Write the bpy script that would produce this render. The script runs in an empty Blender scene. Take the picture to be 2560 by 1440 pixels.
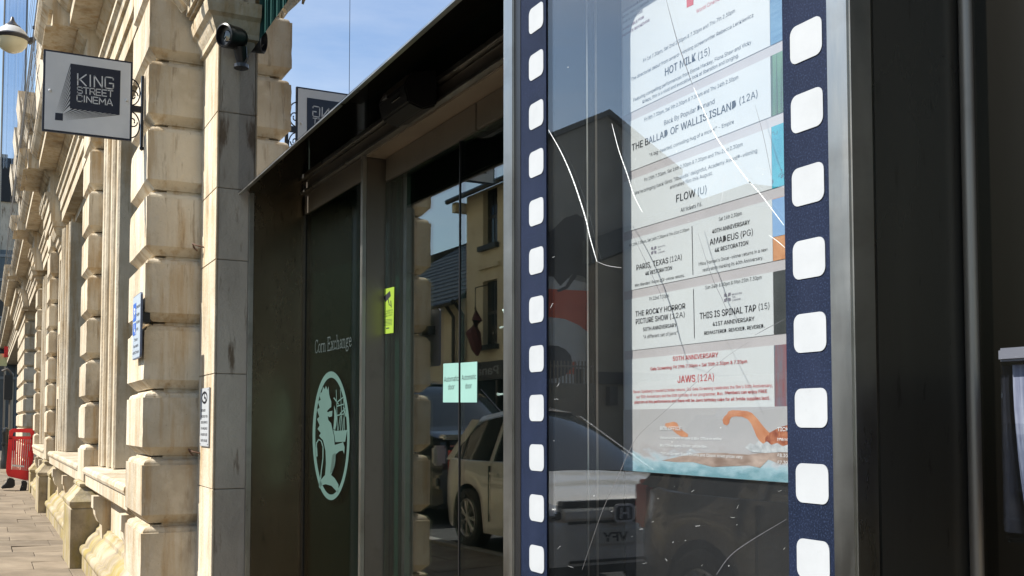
import bpy, bmesh, math, random, os
from mathutils import Vector, Matrix
random.seed(7)
S = bpy.context.scene
C = S.collection
R = math.radians
# ------------------------------------------------------------------ camera
FPX, CX, CY, HOR, H = 2600.0, 1280.0, 929.0, 1057.0, 1.39
TILT = math.atan((HOR - CY) / FPX)
TH = math.atan(1320 / FPX * math.cos(TILT))          # angle between the view and the wall
cd = bpy.data.cameras.new('camera'); cam = bpy.data.objects.new('camera', cd); C.objects.link(cam)
S.camera = cam
c_, s_ = math.cos(TH), math.sin(TH)
Fw = Vector((-c_ * math.cos(TILT), s_ * math.cos(TILT), math.sin(TILT)))
Rt = Vector((s_, c_, 0.0))
Up = Rt.cross(Fw)
cam.matrix_world = Matrix(((Rt.x, Up.x, -Fw.x, 0), (Rt.y, Up.y, -Fw.y, 0), (Rt.z, Up.z, -Fw.z, H), (0, 0, 0, 1)))
cd.sensor_width = 36; cd.lens = 36 * FPX / 2560; cd.shift_x = 0; cd.shift_y = (CY - 720) / 2560
cd.clip_start = 0.05; cd.clip_end = 800
# ------------------------------------------------------------------ light
SUN_EL, SUN_AZ = R(46), R(12)
tosun = Vector((-math.sin(SUN_AZ) * math.cos(SUN_EL), -math.cos(SUN_AZ) * math.cos(SUN_EL), math.sin(SUN_EL)))
sd = bpy.data.lights.new('sun', 'SUN'); sd.energy = 5.0; sd.angle = R(0.53); sd.color = (1, .955, .87)
sun = bpy.data.objects.new('sun', sd); C.objects.link(sun); sun.location = (0, -20, 30)
sun.rotation_euler = tosun.to_track_quat('Z', 'Y').to_euler()
W = bpy.data.worlds.new('World'); S.world = W; W.use_nodes = True
wn, wl = W.node_tree.nodes, W.node_tree.links
bg = wn['Background']; bg.inputs[1].default_value = .108
sky = wn.new('ShaderNodeTexSky'); sky.sky_type = 'NISHITA'; sky.sun_disc = False
sky.sun_elevation = SUN_EL; sky.sun_rotation = R(195); sky.air_density = 1.2; sky.dust_density = .6; sky.ozone_density = 1.6
tc = wn.new('ShaderNodeTexCoord'); mp = wn.new('ShaderNodeMapping'); mp.inputs['Scale'].default_value = (1.3, 1.3, 6)
nz = wn.new('ShaderNodeTexNoise'); nz.inputs['Scale'].default_value = 1.7; nz.inputs['Detail'].default_value = 7; nz.inputs['Roughness'].default_value = .6
cr = wn.new('ShaderNodeValToRGB'); cr.color_ramp.elements[0].position = .47; cr.color_ramp.elements[1].position = .78
cr.color_ramp.elements[1].color = (.45, .45, .45, 1)
mx = wn.new('ShaderNodeMixRGB'); mx.inputs[2].default_value = (6.5, 6.9, 7.4, 1)
wl.new(tc.outputs['Generated'], mp.inputs[0]); wl.new(mp.outputs[0], nz.inputs[0]); wl.new(nz.outputs[0], cr.inputs[0])
wl.new(cr.outputs[0], mx.inputs[0]); wl.new(sky.outputs[0], mx.inputs[1]); wl.new(mx.outputs[0], bg.inputs[0])
S.view_settings.view_transform = 'Standard'; S.view_settings.look = 'None'
S.view_settings.exposure = 0.88; S.view_settings.gamma = 1; S.view_settings.use_curve_mapping = False
S.render.engine = 'CYCLES'; S.cycles.max_bounces = 10; S.cycles.transparent_max_bounces = 16; S.cycles.glossy_bounces = 6
S.cycles.use_denoising = True; S.cycles.sample_clamp_indirect = 6; S.cycles.caustics_reflective = False; S.cycles.caustics_refractive = False

# ------------------------------------------------------------------ points from the survey of the photograph
def ray(px, py): return Fw + Rt * ((px - CX) / FPX) + Up * (-(py - CY) / FPX)
def onD(px, py, y): r = ray(px, py); k = y / r.y; return Vector((r.x * k, y, H + r.z * k))
def onX(px, py, x): r = ray(px, py); k = x / r.x; return Vector((x, r.y * k, H + r.z * k))
def onZ(px, py, z): r = ray(px, py); k = (z - H) / r.z; return Vector((r.x * k, r.y * k, z))
def dist(p): return (Vector(p) - Vector((0, 0, H))).dot(Fw)
YC = 1.158     # front of the display case
def mirX(px, py, X): p = onX(px, py, X); return Vector((p.x, 2 * YC - p.y, p.z))

# ------------------------------------------------------------------ materials
def new_mat(name):
    m = bpy.data.materials.new(name); m.use_nodes = True
    nt = m.node_tree; return m, nt.nodes, nt.links, nt.nodes['Principled BSDF']
def setp(b, **k):
    for a, v in k.items():
        b.inputs[a.replace('_', ' ')].default_value = v
def rgb(c): return (c[0], c[1], c[2], 1)
def noise_mat(name, stops, scale=3, stretch=(1, 1, 1), rough=.7, metal=0, bump=.1, bscale=40, detail=6, spec=.4, rand=.0, rvar=0., coat=0, bstretch=(1, 1, 1), second=None, obj=False):
    """stops: [(pos,color)...] mapped over noise; second: (scale,stretch,color,lo,hi,amount) stain layer"""
    m, n, l, b = new_mat(name)
    if obj:
        t = n.new('ShaderNodeTexCoord'); src = t.outputs['Object']
    else:
        g = n.new('ShaderNodeNewGeometry'); src = g.outputs['Position']
    def noise(sc, st, det=detail, ro=.6):
        mp = n.new('ShaderNodeMapping'); mp.inputs['Scale'].default_value = st
        t = n.new('ShaderNodeTexNoise'); t.inputs['Scale'].default_value = sc; t.inputs['Detail'].default_value = det; t.inputs['Roughness'].default_value = ro
        l.new(src, mp.inputs[0]); l.new(mp.outputs[0], t.inputs[0]); return t
    t = noise(scale, stretch)
    cr = n.new('ShaderNodeValToRGB'); e = cr.color_ramp.elements
    e[0].position, e[0].color = stops[0][0], rgb(stops[0][1]); e[1].position, e[1].color = stops[-1][0], rgb(stops[-1][1])
    for p, c in stops[1:-1]:
        q = e.new(p); q.color = rgb(c)
    l.new(t.outputs[0], cr.inputs[0]); col = cr.outputs[0]
    for sec in (second or []):
        sc, st, c2, lo, hi, am = sec
        t2 = noise(sc, st); r2 = n.new('ShaderNodeMapRange'); r2.inputs[1].default_value = lo; r2.inputs[2].default_value = hi; r2.inputs[4].default_value = am
        mxn = n.new('ShaderNodeMixRGB'); mxn.inputs[2].default_value = rgb(c2)
        l.new(t2.outputs[0], r2.inputs[0]); l.new(r2.outputs[0], mxn.inputs[0]); l.new(col, mxn.inputs[1]); col = mxn.outputs[0]
    if rand:
        oi = n.new('ShaderNodeObjectInfo'); r3 = n.new('ShaderNodeMapRange'); r3.inputs[3].default_value = 1 - rand; r3.inputs[4].default_value = 1 + rand
        hs = n.new('ShaderNodeHueSaturation'); l.new(oi.outputs['Random'], r3.inputs[0]); l.new(r3.outputs[0], hs.inputs['Value']); l.new(col, hs.inputs['Color']); col = hs.outputs[0]
    l.new(col, b.inputs['Base Color'])
    setp(b, Roughness=rough, Metallic=metal); b.inputs['Specular IOR Level'].default_value = spec
    if coat: b.inputs['Coat Weight'].default_value = coat; b.inputs['Coat Roughness'].default_value = .04
    if rvar:
        r4 = n.new('ShaderNodeMapRange'); r4.inputs[1].default_value = .3; r4.inputs[2].default_value = .7; r4.inputs[3].default_value = max(.02, rough - rvar); r4.inputs[4].default_value = rough + rvar
        t4 = noise(scale * 2.3, stretch); l.new(t4.outputs[0], r4.inputs[0]); l.new(r4.outputs[0], b.inputs['Roughness'])
    if bump:
        t3 = noise(bscale, bstretch, 4); bp = n.new('ShaderNodeBump'); bp.inputs['Strength'].default_value = bump; bp.inputs['Distance'].default_value = .01
        l.new(t3.outputs[0], bp.inputs['Height']); l.new(bp.outputs[0], b.inputs['Normal'])
    return m
def flat(name, c, rough=.6, metal=0, spec=.5, bump=0, bscale=60):
    return noise_mat(name, [(.3, tuple(x * .93 for x in c)), (.7, tuple(min(1, x * 1.05) for x in c))], 6, rough=rough, metal=metal, spec=spec, bump=bump, bscale=bscale)
STONE = noise_mat('limestone', [(.25, (.33, .27, .19)), (.42, (.46, .395, .295)), (.55, (.54, .475, .37)), (.75, (.60, .54, .43))], 1.6, (1, 1, 1), .85, bump=.55, bscale=34, rand=.07, spec=.25,
                  second=[(5.5, (2.2, 2.2, .22), (.36, .235, .105), .47, .68, .75), (2.4, (1.3, 1.3, .6), (.17, .135, .095), .55, .75, .75), (9, (1, 1, 1), (.66, .59, .47), .55, .75, .4), (14, (2, 2, .25), (.20, .14, .08), .60, .72, .6), (60, (1, 1, 1), (.12, .1, .07), .66, .74, .6)])
STONE_G = noise_mat('weathered_grey_stone', [(.3, (.33, .29, .235)), (.5, (.48, .42, .335)), (.7, (.58, .515, .415))], 2.2, (1, 1, .5), .85, bump=.45, bscale=40, rand=.05, spec=.25,
                    second=[(6, (2, 2, .35), (.12, .075, .04), .55, .64, .85), (4, (2, 2, .2), (.52, .47, .38), .55, .7, .5), (50, (1, 1, 1), (.1, .08, .06), .68, .76, .5)])
STONE_MOSS = noise_mat('mossy_limestone', [(.3, (.20, .165, .11)), (.5, (.34, .285, .20)), (.7, (.43, .37, .275))], 3, (1, 1, 1), .9, bump=.35, bscale=40, rand=.04, spec=.2,
                       second=[(4, (1, 1, .35), (.27, .21, .05), .45, .64, .8), (7, (1, 1, 1), (.13, .11, .08), .56, .74, .7)])
PAVE = noise_mat('sandstone_paving', [(.3, (.155, .125, .088)), (.5, (.205, .165, .12)), (.7, (.25, .205, .15))], 2.5, rough=.85, bump=.25, bscale=60, rand=.13, spec=.25,
                 second=[(1.1, (1, 1, 1), (.10, .08, .06), .52, .7, .6), (45, (1, 1, 1), (.12, .1, .08), .64, .72, .5)])
ASPH = noise_mat('asphalt', [(.3, (.035, .035, .036)), (.7, (.07, .07, .07))], 8, rough=.9, bump=.5, bscale=160)
BRONZE = noise_mat('dark_bronzed_steel', [(.3, (.19, .155, .105)), (.7, (.26, .215, .15))], 1.2, (1, 1, .5), .25, .96, .04, 200, rvar=.07, spec=.5,
                   second=[(75, (1, 1, .6), (.42, .38, .30), .60, .74, .5), (22, (2.5, 2.5, .5), (.02, .017, .013), .60, .72, .65)])
CLAD = noise_mat('dark_brushed_cladding', [(.3, (.115, .108, .092)), (.7, (.150, .143, .122))], .9, (1, 1, .35), .28, .8, .015, 120, rvar=.04, bstretch=(1, 1, .1),
                 second=[(30, (2, 2, .5), (.05, .048, .04), .62, .70, .45), (9, (1, 1, .1), (.19, .18, .155), .5, .75, .4)])
STEEL = noise_mat('brushed_steel', [(.3, (.36, .35, .32)), (.7, (.50, .49, .45))], 5, (1, 1, .2), .36, 1, .03, 300, rvar=.1, bstretch=(1, 1, .05),
                  second=[(3, (1, 1, 1.6), (.20, .18, .15), .5, .75, .6)])
DKSTEEL = noise_mat('dull_dark_steel', [(.3, (.20, .175, .145)), (.7, (.25, .22, .185))], 1.2, (1, 1, .6), .38, .65, .0, rvar=.05, second=[(5, (1, 1, 1), (.12, .10, .08), .58, .76, .5)])
BLACK = flat('black_plastic', (.012, .012, .013), .35)
RUBBER = flat('rubber', (.02, .02, .02), .8)
IRON = flat('black_painted_iron', (.012, .012, .016), .4)
GREENP = flat('dark_green_paint', (.015, .06, .055), .35, bump=.05)
BOARD = noise_mat('black_backing_board', [(.3, (.010, .010, .011)), (.7, (.022, .022, .023))], 3, rough=.45, bump=.1, second=[(70, (1, 1, 1), (.14, .14, .13), .70, .76, .5)])
FILM = noise_mat('blue_film_print', [(.35, (.005, .009, .022)), (.6, (.008, .013, .032))], 6, rough=.75, bump=0, spec=.12, second=[(5, (1, 1, .3), (.016, .022, .045), .45, .75, .8), (330, (1, 1, 1), (.032, .048, .10), .52, .70, .8), (70, (1, 1, 1), (.5, .55, .62), .745, .77, .7)], detail=3)
WHITE = noise_mat('white_print', [(.3, (.345, .36, .375)), (.7, (.38, .395, .41))], 14, rough=.55, bump=.04, spec=.25, second=[(40, (1, 1, 1), (.30, .31, .32), .64, .74, .5)])
SIGNW = flat('white_sign_enamel', (.66, .67, .68), .35)
NAVY = flat('navy_print', (.010, .013, .028), .35)
PAPER = noise_mat('poster_paper', [(.3, (.50, .52, .535)), (.7, (.55, .57, .58))], 4, rough=.55, bump=.02, bscale=20)
PAPERBG = flat('poster_background_grey', (.42, .395, .405), .5)
INK = flat('black_ink', (.02, .02, .026), .7, spec=.2)
REDINK = flat('red_ink', (.48, .03, .035), .6)
WINK = flat('white_ink', (.80, .82, .84), .6)
GREYINK = flat('grey_ink', (.16, .15, .19), .6)
TEALGL = flat('sandblasted_glass', (.050, .098, .084), .6)
MINT = flat('mint_door_sticker', (.21, .37, .33), .5)
YELL = flat('yellow_green_sticker', (.22, .33, .03), .5)
RED = noise_mat('red_plastic', [(.3, (.62, .018, .022)), (.7, (.75, .03, .035))], 5, rough=.4, bump=.03)
BLUE = flat('traffic_blue', (.012, .09, .42), .4)
CREAM = noise_mat('cream_render', [(.3, (.56, .49, .33)), (.6, (.66, .59, .42)), (.75, (.70, .63, .46))], 1.2, rough=.9, bump=.2, bscale=20, second=[(3, (2, 2, .3), (.33, .28, .17), .56, .75, .5)])
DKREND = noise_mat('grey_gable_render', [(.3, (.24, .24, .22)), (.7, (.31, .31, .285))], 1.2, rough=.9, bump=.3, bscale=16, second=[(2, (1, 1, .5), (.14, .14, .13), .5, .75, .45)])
BRNREND = noise_mat('brown_gable_render', [(.3, (.19, .17, .13)), (.7, (.26, .235, .18))], 1.5, rough=.9, bump=.4, bscale=20, second=[(2, (1, 1, .5), (.12, .11, .085), .5, .75, .45)])
SLATE = noise_mat('roof_slate', [(.3, (.045, .055, .06)), (.7, (.085, .098, .105))], 5, rough=.6, bump=.3, rand=.15, bscale=30)
CARW = noise_mat('white_car_paint', [(.3, (.62, .62, .58)), (.7, (.66, .66, .63))], 1, rough=.3, bump=0, coat=1)
CARD = noise_mat('dark_car_paint', [(.3, (.010, .013, .018)), (.7, (.014, .018, .024))], 1, rough=.3, bump=0, coat=1)
CARGL = flat('car_glass', (.008, .012, .014), .04, spec=.7)
CHROME = flat('chrome', (.75, .75, .74), .12, 1)
ALLOY = flat('alloy_rim', (.50, .50, .49), .35, .8)
LAMPR = flat('red_lamp_lens', (.35, .01, .01), .12, spec=.7)
LAMPC = flat('clear_lamp_lens', (.45, .47, .48), .1, .3)
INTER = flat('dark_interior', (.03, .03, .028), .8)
TOWER = noise_mat('far_glass_facade', [(.3, (.03, .045, .06)), (.7, (.06, .085, .11))], 1.5, (1, 1, .4), .15, 0, .0, spec=.6)
WINDK = flat('dark_window_pane', (.012, .018, .022), .05, spec=.7)
ORANGE = noise_mat('orange_wall_paint', [(.3, (.62, .11, .05)), (.7, (.74, .15, .07))], 3, rough=.8, bump=.2)
LGREY = flat('pale_mural_paint', (.55, .57, .57), .8)
SKIN = noise_mat('printed_skin_tone', [(.3, (.40, .14, .065)), (.7, (.56, .28, .16))], 26, rough=.5, bump=0)
BOLLARD = flat('black_bollard_paint', (.015, .017, .018), .35)
CONC = noise_mat('kerb_granite', [(.3, (.22, .21, .2)), (.7, (.33, .32, .30))], 20, rough=.85, bump=.3)
def mirror_mat(name, c, rough=0):
    m, n, l, b = new_mat(name); setp(b, Metallic=1.0, Roughness=rough); 
    t = n.new('ShaderNodeTexNoise'); t.inputs['Scale'].default_value = 2; r = n.new('ShaderNodeValToRGB'); r.color_ramp.elements[0].color = rgb(tuple(x * .96 for x in c)); r.color_ramp.elements[1].color = rgb(c)
    l.new(t.outputs[0], r.inputs[0]); l.new(r.outputs[0], b.inputs['Base Color']); return m
MIRROR = mirror_mat('coated_mirror_glass', (.58, .60, .66))
BLKGL = noise_mat('black_glass', [(.3, (.012, .016, .014)), (.7, (.020, .026, .023))], 2, rough=.05, bump=0, spec=1.0)
def glass_mat(name, tint, ior=1.5, rough=0.0, haze=0.0, hazec=(.5, .55, .6)):
    m, n, l, b = new_mat(name); n.remove(b); out = n['Material Output']
    tr = n.new('ShaderNodeBsdfTransparent'); tr.inputs[0].default_value = rgb(tint)
    gl = n.new('ShaderNodeBsdfGlossy'); gl.inputs['Roughness'].default_value = rough
    fr = n.new('ShaderNodeFresnel'); fr.inputs[0].default_value = ior
    g = n.new('ShaderNodeNewGeometry')
    mi = n.new('ShaderNodeMixShader'); 
    # same reflectance from either side: fresnel on the outward facing normal
    fr2 = n.new('ShaderNodeFresnel'); fr2.inputs[0].default_value = 1 / ior
    mf = n.new('ShaderNodeMix'); l.new(g.outputs['Backfacing'], mf.inputs[0]); l.new(fr.outputs[0], mf.inputs[2]); l.new(fr2.outputs[0], mf.inputs[3])
    l.new(mf.outputs[0], mi.inputs[0]); l.new(tr.outputs[0], mi.inputs[1]); l.new(gl.outputs[0], mi.inputs[2])
    last = mi
    if haze:
        df = n.new('ShaderNodeBsdfDiffuse'); df.inputs[0].default_value = rgb(hazec)
        tn = n.new('ShaderNodeTexNoise'); tn.inputs['Scale'].default_value = 3.5; tn.inputs['Detail'].default_value = 8
        mpn = n.new('ShaderNodeMapping'); mpn.inputs['Scale'].default_value = (2, 2, .5); l.new(g.outputs['Position'], mpn.inputs[0]); l.new(mpn.outputs[0], tn.inputs[0])
        mr = n.new('ShaderNodeMapRange'); mr.inputs[1].default_value = .35; mr.inputs[2].default_value = .75; mr.inputs[3].default_value = haze * .3; mr.inputs[4].default_value = haze
        l.new(tn.outputs[0], mr.inputs[0]); m2 = n.new('ShaderNodeMixShader'); l.new(mr.outputs[0], m2.inputs[0]); l.new(mi.outputs[0], m2.inputs[1]); l.new(df.outputs[0], m2.inputs[2]); last = m2
    l.new(last.outputs[0], out.inputs[0]); return m
CASEGL = glass_mat('case_glass', (.97, .98, .98), 1.95, haze=.006)
DOORGL = glass_mat('door_glass', (.60, .72, .67), 2.6, haze=.003, hazec=(.3, .4, .38))
PANEGL = glass_mat('panel_glass', (.45, .56, .52), 1.22, rough=.03)
ACRYL = glass_mat('clear_acrylic', (.93, .94, .95), 1.45)
NET = glass_mat('debris_netting', (.60, .66, .75), 1.05, .4, haze=.0)
DIFFL = flat('lamp_bowl', (.48, .45, .32), .3)

# ------------------------------------------------------------------ object helpers
def mesh_obj(name, verts, faces, m, parent=None, smooth=False, mats=None, fm=None):
    me = bpy.data.meshes.new(name); me.from_pydata([tuple(v) for v in verts], [], faces); me.update()
    for x in (mats or [m]): me.materials.append(x)
    if fm: me.polygons.foreach_set('material_index', fm)
    if smooth:
        me.polygons.foreach_set('use_smooth', [True] * len(me.polygons))
    o = bpy.data.objects.new(name, me); C.objects.link(o)
    if parent is not None: attach(o, parent)
    return o
def attach(o, parent):
    o.parent = parent; o.matrix_parent_inverse = PINV.get(parent.name, Matrix()) 
PINV = {}
def tag(o, label=None, cat=None, group=None, kind=None):
    if label: o['label'] = label
    if cat: o['category'] = cat
    if group: o['group'] = group
    if kind: o['kind'] = kind
    return o
def thing(name, label, cat, loc=(0, 0, 0), group=None, rz=0):
    """empty at the thing's base; parts are given in world coordinates"""
    o = bpy.data.objects.new(name, None); C.objects.link(o); o.empty_display_size = .1
    o.location = loc; o.rotation_euler = (0, 0, rz)
    tag(o, label, cat, group)
    M = Matrix.Translation(Vector(loc)) @ Matrix.Rotation(rz, 4, 'Z'); PINV[o.name] = M.inverted()
    return o
class G:
    """collects geometry for one mesh"""
    def __init__(s): s.v = []; s.f = []; s.m = []; s.cm = 0
    def add(s, vs, fs):
        n = len(s.v); s.v += [Vector(v) for v in vs]; s.f += [tuple(i + n for i in f) for f in fs]; s.m += [s.cm] * len(fs); return s
    def box(s, x0, x1, y0, y1, z0, z1):
        vs = [(x, y, z) for z in (z0, z1) for y in (y0, y1) for x in (x0, x1)]
        return s.add(vs, [(0, 2, 3, 1), (4, 5, 7, 6), (0, 1, 5, 4), (2, 6, 7, 3), (0, 4, 6, 2), (1, 3, 7, 5)])
    def obox(s, c, ax, ay, az, hx, hy, hz):
        c = Vector(c); ax, ay, az = Vector(ax).normalized() * hx, Vector(ay).normalized() * hy, Vector(az).normalized() * hz
        vs = [c + ax * i + ay * j + az * k for k in (-1, 1) for j in (-1, 1) for i in (-1, 1)]
        return s.add(vs, [(0, 2, 3, 1), (4, 5, 7, 6), (0, 1, 5, 4), (2, 6, 7, 3), (0, 4, 6, 2), (1, 3, 7, 5)])
    def prism(s, poly, fn, d0, d1):
        """poly: 2D points; fn(u,v,d)->3D"""
        n = len(poly); vs = [fn(u, v, d0) for u, v in poly] + [fn(u, v, d1) for u, v in poly]
        fs = [tuple(range(n)), tuple(range(2 * n - 1, n - 1, -1))] + [(i, i + n, (i + 1) % n + n, (i + 1) % n) for i in range(n)]
        return s.add(vs, fs)
    def tube(s, pts, r, n=8, cap=True):
        pts = [Vector(p) for p in pts]; rs = r if isinstance(r, (list, tuple)) else [r] * len(pts)
        base = len(s.v); up0 = Vector((0, 0, 1)); rings = []
        for i, p in enumerate(pts):
            d = (pts[min(i + 1, len(pts) - 1)] - pts[max(i - 1, 0)]).normalized()
            a = d.cross(up0); a = a if a.length > .05 else d.cross(Vector((1, 0, 0))); a.normalize(); b = d.cross(a)
            rings.append([p + (a * math.cos(2 * math.pi * k / n) + b * math.sin(2 * math.pi * k / n)) * rs[i] for k in range(n)])
        fs = []
        for i in range(len(pts) - 1):
            for k in range(n): fs.append((i * n + k, i * n + (k + 1) % n, (i + 1) * n + (k + 1) % n, (i + 1) * n + k))
        if cap: fs += [tuple(range(n - 1, -1, -1)), tuple((len(pts) - 1) * n + k for k in range(n))]
        return s.add([v for q in rings for v in q], fs)
    def lathe(s, prof, c, axis=(0, 0, 1), n=20):
        ax = Vector(axis).normalized(); a = ax.cross(Vector((0, 0, 1))); a = a if a.length > .05 else Vector((1, 0, 0)); a.normalize(); b = ax.cross(a); c = Vector(c)
        vs = [c + ax * h + (a * math.cos(2 * math.pi * k / n) + b * math.sin(2 * math.pi * k / n)) * r for r, h in prof for k in range(n)]
        fs = [(i * n + k, (i + 1) * n + k, (i + 1) * n + (k + 1) % n, i * n + (k + 1) % n) for i in range(len(prof) - 1) for k in range(n)]
        return s.add(vs, fs)
    def ringloft(s, x0, x1, y0, y1, prof):
        """rectangle rings: prof [(z, inset)], y1 (back) fixed"""
        vs = []
        for z, i in prof: vs += [(x0 + i, y1, z), (x0 + i, y0 + i, z), (x1 - i, y0 + i, z), (x1 - i, y1, z)]
        fs = []
        for k in range(len(prof) - 1):
            a, b = 4 * k, 4 * k + 4
            for j in range(4): fs.append((a + j, a + (j + 1) % 4, b + (j + 1) % 4, b + j))
        fs += [(3, 2, 1, 0), tuple(4 * (len(prof) - 1) + j for j in range(4))]
        return s.add(vs, fs)
    def sweepx(s, prof, x0, x1):
        """prof [(y,z)] closed polygon swept along x"""
        return s.prism(prof, lambda u, v, d: (d, u, v), x0, x1)
    def obj(s, name, m, parent=None, smooth=False, mats=None, bevel=0, tr=None):
        v = [tr(p) for p in s.v] if tr else s.v
        o = mesh_obj(name, v, s.f, m, parent, False, mats, s.m if mats else None)
        me = o.data; bm = bmesh.new(); bm.from_mesh(me); bmesh.ops.recalc_face_normals(bm, faces=bm.faces)
        if bevel: bmesh.ops.bevel(bm, geom=[e for e in bm.edges if len(e.link_faces) == 2 and e.calc_face_angle(0) > .6], offset=bevel, segments=2, affect='EDGES', clamp_overlap=True)
        bm.to_mesh(me); bm.free()
        if smooth:
            me.polygons.foreach_set('use_smooth', [True] * len(me.polygons))
            try: me.set_sharp_from_angle(angle=R(38))
            except Exception: pass
        return o
def box(name, m, parent, x0, x1, y0, y1, z0, z1, bevel=0, tr=None): return G().box(x0, x1, y0, y1, z0, z1).obj(name, m, parent, bevel=bevel, tr=tr)
def dup(o, loc=None, name=None, parent='same', rot=None):
    c = o.copy(); C.objects.link(c)
    if parent != 'same': c.parent = parent
    if loc is not None: c.location = loc
    if rot is not None: c.rotation_euler = rot
    return c
def dup_tree(root, offset, label=None):
    r = root.copy(); C.objects.link(r); r.location = Vector(root.location) + Vector(offset); PINV[r.name] = PINV[root.name]
    if label: r['label'] = label
    for ch in list(root.children):
        q = ch.copy(); C.objects.link(q); q.parent = r
        for g in list(ch.children):
            w = g.copy(); C.objects.link(w); w.parent = q
    return r
def rrect(w, h, r, n=5, cx=0, cy=0):
    p = []
    for (sx, sy, a0) in ((1, 1, 0), (-1, 1, 90), (-1, -1, 180), (1, -1, 270)):
        for k in range(n + 1):
            a = R(a0 + 90 * k / n); p.append((cx + sx * (w / 2 - r) + r * math.cos(a), cy + sy * (h / 2 - r) + r * math.sin(a)))
    return p
# ------------------------------------------------------------------ text
FONT = None
try:
    fp = os.path.join(bpy.utils.system_resource('DATAFILES', path='fonts'), 'Inter.woff2')
    if os.path.exists(fp): FONT = bpy.data.fonts.load(fp)
except Exception: FONT = None
_tc = {}
def glyphs(text, bold=0):
    key = (text, bold)
    if key in _tc: return _tc[key]
    cu = bpy.data.curves.new('t', 'FONT'); cu.body = text; cu.resolution_u = 2; cu.offset = bold
    if FONT: cu.font = FONT
    o = bpy.data.objects.new('t', cu); C.objects.link(o)
    dg = bpy.context.evaluated_depsgraph_get(); me = bpy.data.meshes.new_from_object(o.evaluated_get(dg))
    vs = [(v.co.x, v.co.y) for v in me.vertices]; fs = [tuple(p.vertices) for p in me.polygons]
    bpy.data.objects.remove(o); bpy.data.curves.remove(cu); bpy.data.meshes.remove(me)
    _tc[key] = (vs, fs); return vs, fs
def add_text(g, text, fn, width, height, bold=0):
    """fn(u,v)->3D with u in 0..width, baseline v=0, height = cap height"""
    vs, fs = glyphs(text, bold)
    if not vs: return
    x0 = min(v[0] for v in vs); x1 = max(v[0] for v in vs)
    cap = _cap(bold)
    g.add([fn((v[0] - x0) / (x1 - x0) * width, v[1] / cap * height) for v in vs], fs)
def _cap(bold):
    vs, _ = glyphs('H', bold); return max(v[1] for v in vs)
def ribbon(g, pts, w, fn):
    """flat polyline strokes; pts 2D"""
    for (a, b) in zip(pts[:-1], pts[1:]):
        ax, ay = a; bx, by = b; dx, dy = bx - ax, by - ay; L = math.hypot(dx, dy) or 1; nx, ny = -dy / L * w / 2, dx / L * w / 2; ex, ey = dx / L * w * .35, dy / L * w * .35
        q = [(ax + nx - ex, ay + ny - ey), (ax - nx - ex, ay - ny - ey), (bx - nx + ex, by - ny + ey), (bx + nx + ex, by + ny + ey)]
        g.add([fn(*p) for p in q], [(0, 1, 2, 3)])

# ------------------------------------------------------------------ setting: ground
g = G(); g.box(-140, 60, -60, 60, -.32, -.14); tag(g.obj('ground', ASPH), kind='structure')
g = G(); g.box(-110, 40, -6.3, -1.15, -.16, .055); tag(g.obj('road', ASPH), kind='structure')
pv = G(); pv.box(-110, 40, -1.0, 6, -.14, -.03); pave = tag(pv.obj('pavement', flat('mortar_bed', (.10, .088, .07), .95)), kind='structure')
g = G(); g.box(-110, 40, -8.3, -6.45, -.14, .128); farp = tag(g.obj('far_pavement', PAVE), kind='structure')
kerb = tag(thing('kerb', None, None), kind='structure')
del_keys = [k for k in ('label', 'category') if k in kerb]
x = -50
first = box('kerb_stone', CONC, kerb, -.45, .45, -1.15, -1.0, -.16, .075, .008)
first.location = (-20, 0, 0)
for i in range(-28, 6):
    if i == -20: continue
    q = first.copy(); C.objects.link(q); q.location = (i * .908, 0, 0)
first.location = (-20 * .908, 0, 0)
box('kerb_stone', CONC, kerb, -110, -26, -1.15, -1.0, -.16, .075)
box('kerb_stone', CONC, kerb, -110, 40, -6.45, -6.3, -.16, .13)
# paving slabs, rows across the pavement
shared = {}
def slab(lx, ly):
    k = (round(lx, 2), round(ly, 2))
    if k not in shared:
        g = G(); a, b = lx / 2 - .004, ly / 2 - .004
        g.ringloft(-a, a, -b, b, [(-.028, 0), (-.003, 0), (0, .004)])
        # close the chamfer at the back edge as well
        o = g.obj('paving_slab', PAVE); me = o.data; bpy.data.objects.remove(o); shared[k] = me
    return shared[k]
rs = random.Random(3); x = -1.5; nsl = 0; rest = []
while x > -46:
    lx = rs.choice((.45, .6, .6, .75)); y = -1.0 - rs.choice((0, .2, .4))
    while y < 1.45:
        ly = rs.choice((.5, .6, .75, .9)); y2 = min(y + ly, 1.5); y1 = max(y, -1.0)
        if y2 - y1 > .12:
            if nsl < 290 and x > -34:
                o = bpy.data.objects.new('paving_slab', slab(lx, y2 - y1)); C.objects.link(o); o.parent = pave
                o.location = (x - lx / 2, (y1 + y2) / 2, max(0, .9 - (y1 + y2) / 2) * .038 + rs.uniform(-.0015, .0015)); o.rotation_euler = ((-.038 if y2 < .95 else -.012) + rs.uniform(-.002, .002), rs.uniform(-.002, .002), 0); nsl += 1
            else: rest.append((x - lx, x, y1, y2))
        y = y2
        if y >= 1.45: break
    x -= lx
g = G()
for a, b, c, d in rest: g.box(a + .004, b - .004, c + .004, d - .004, -.028, 0)
tag(g.obj('paving_slab', PAVE, pave), kind='stuff')
box('paving_slab', PAVE, pave, -1.5, 20, -1.0, 1.39, -.028, .02)

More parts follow.
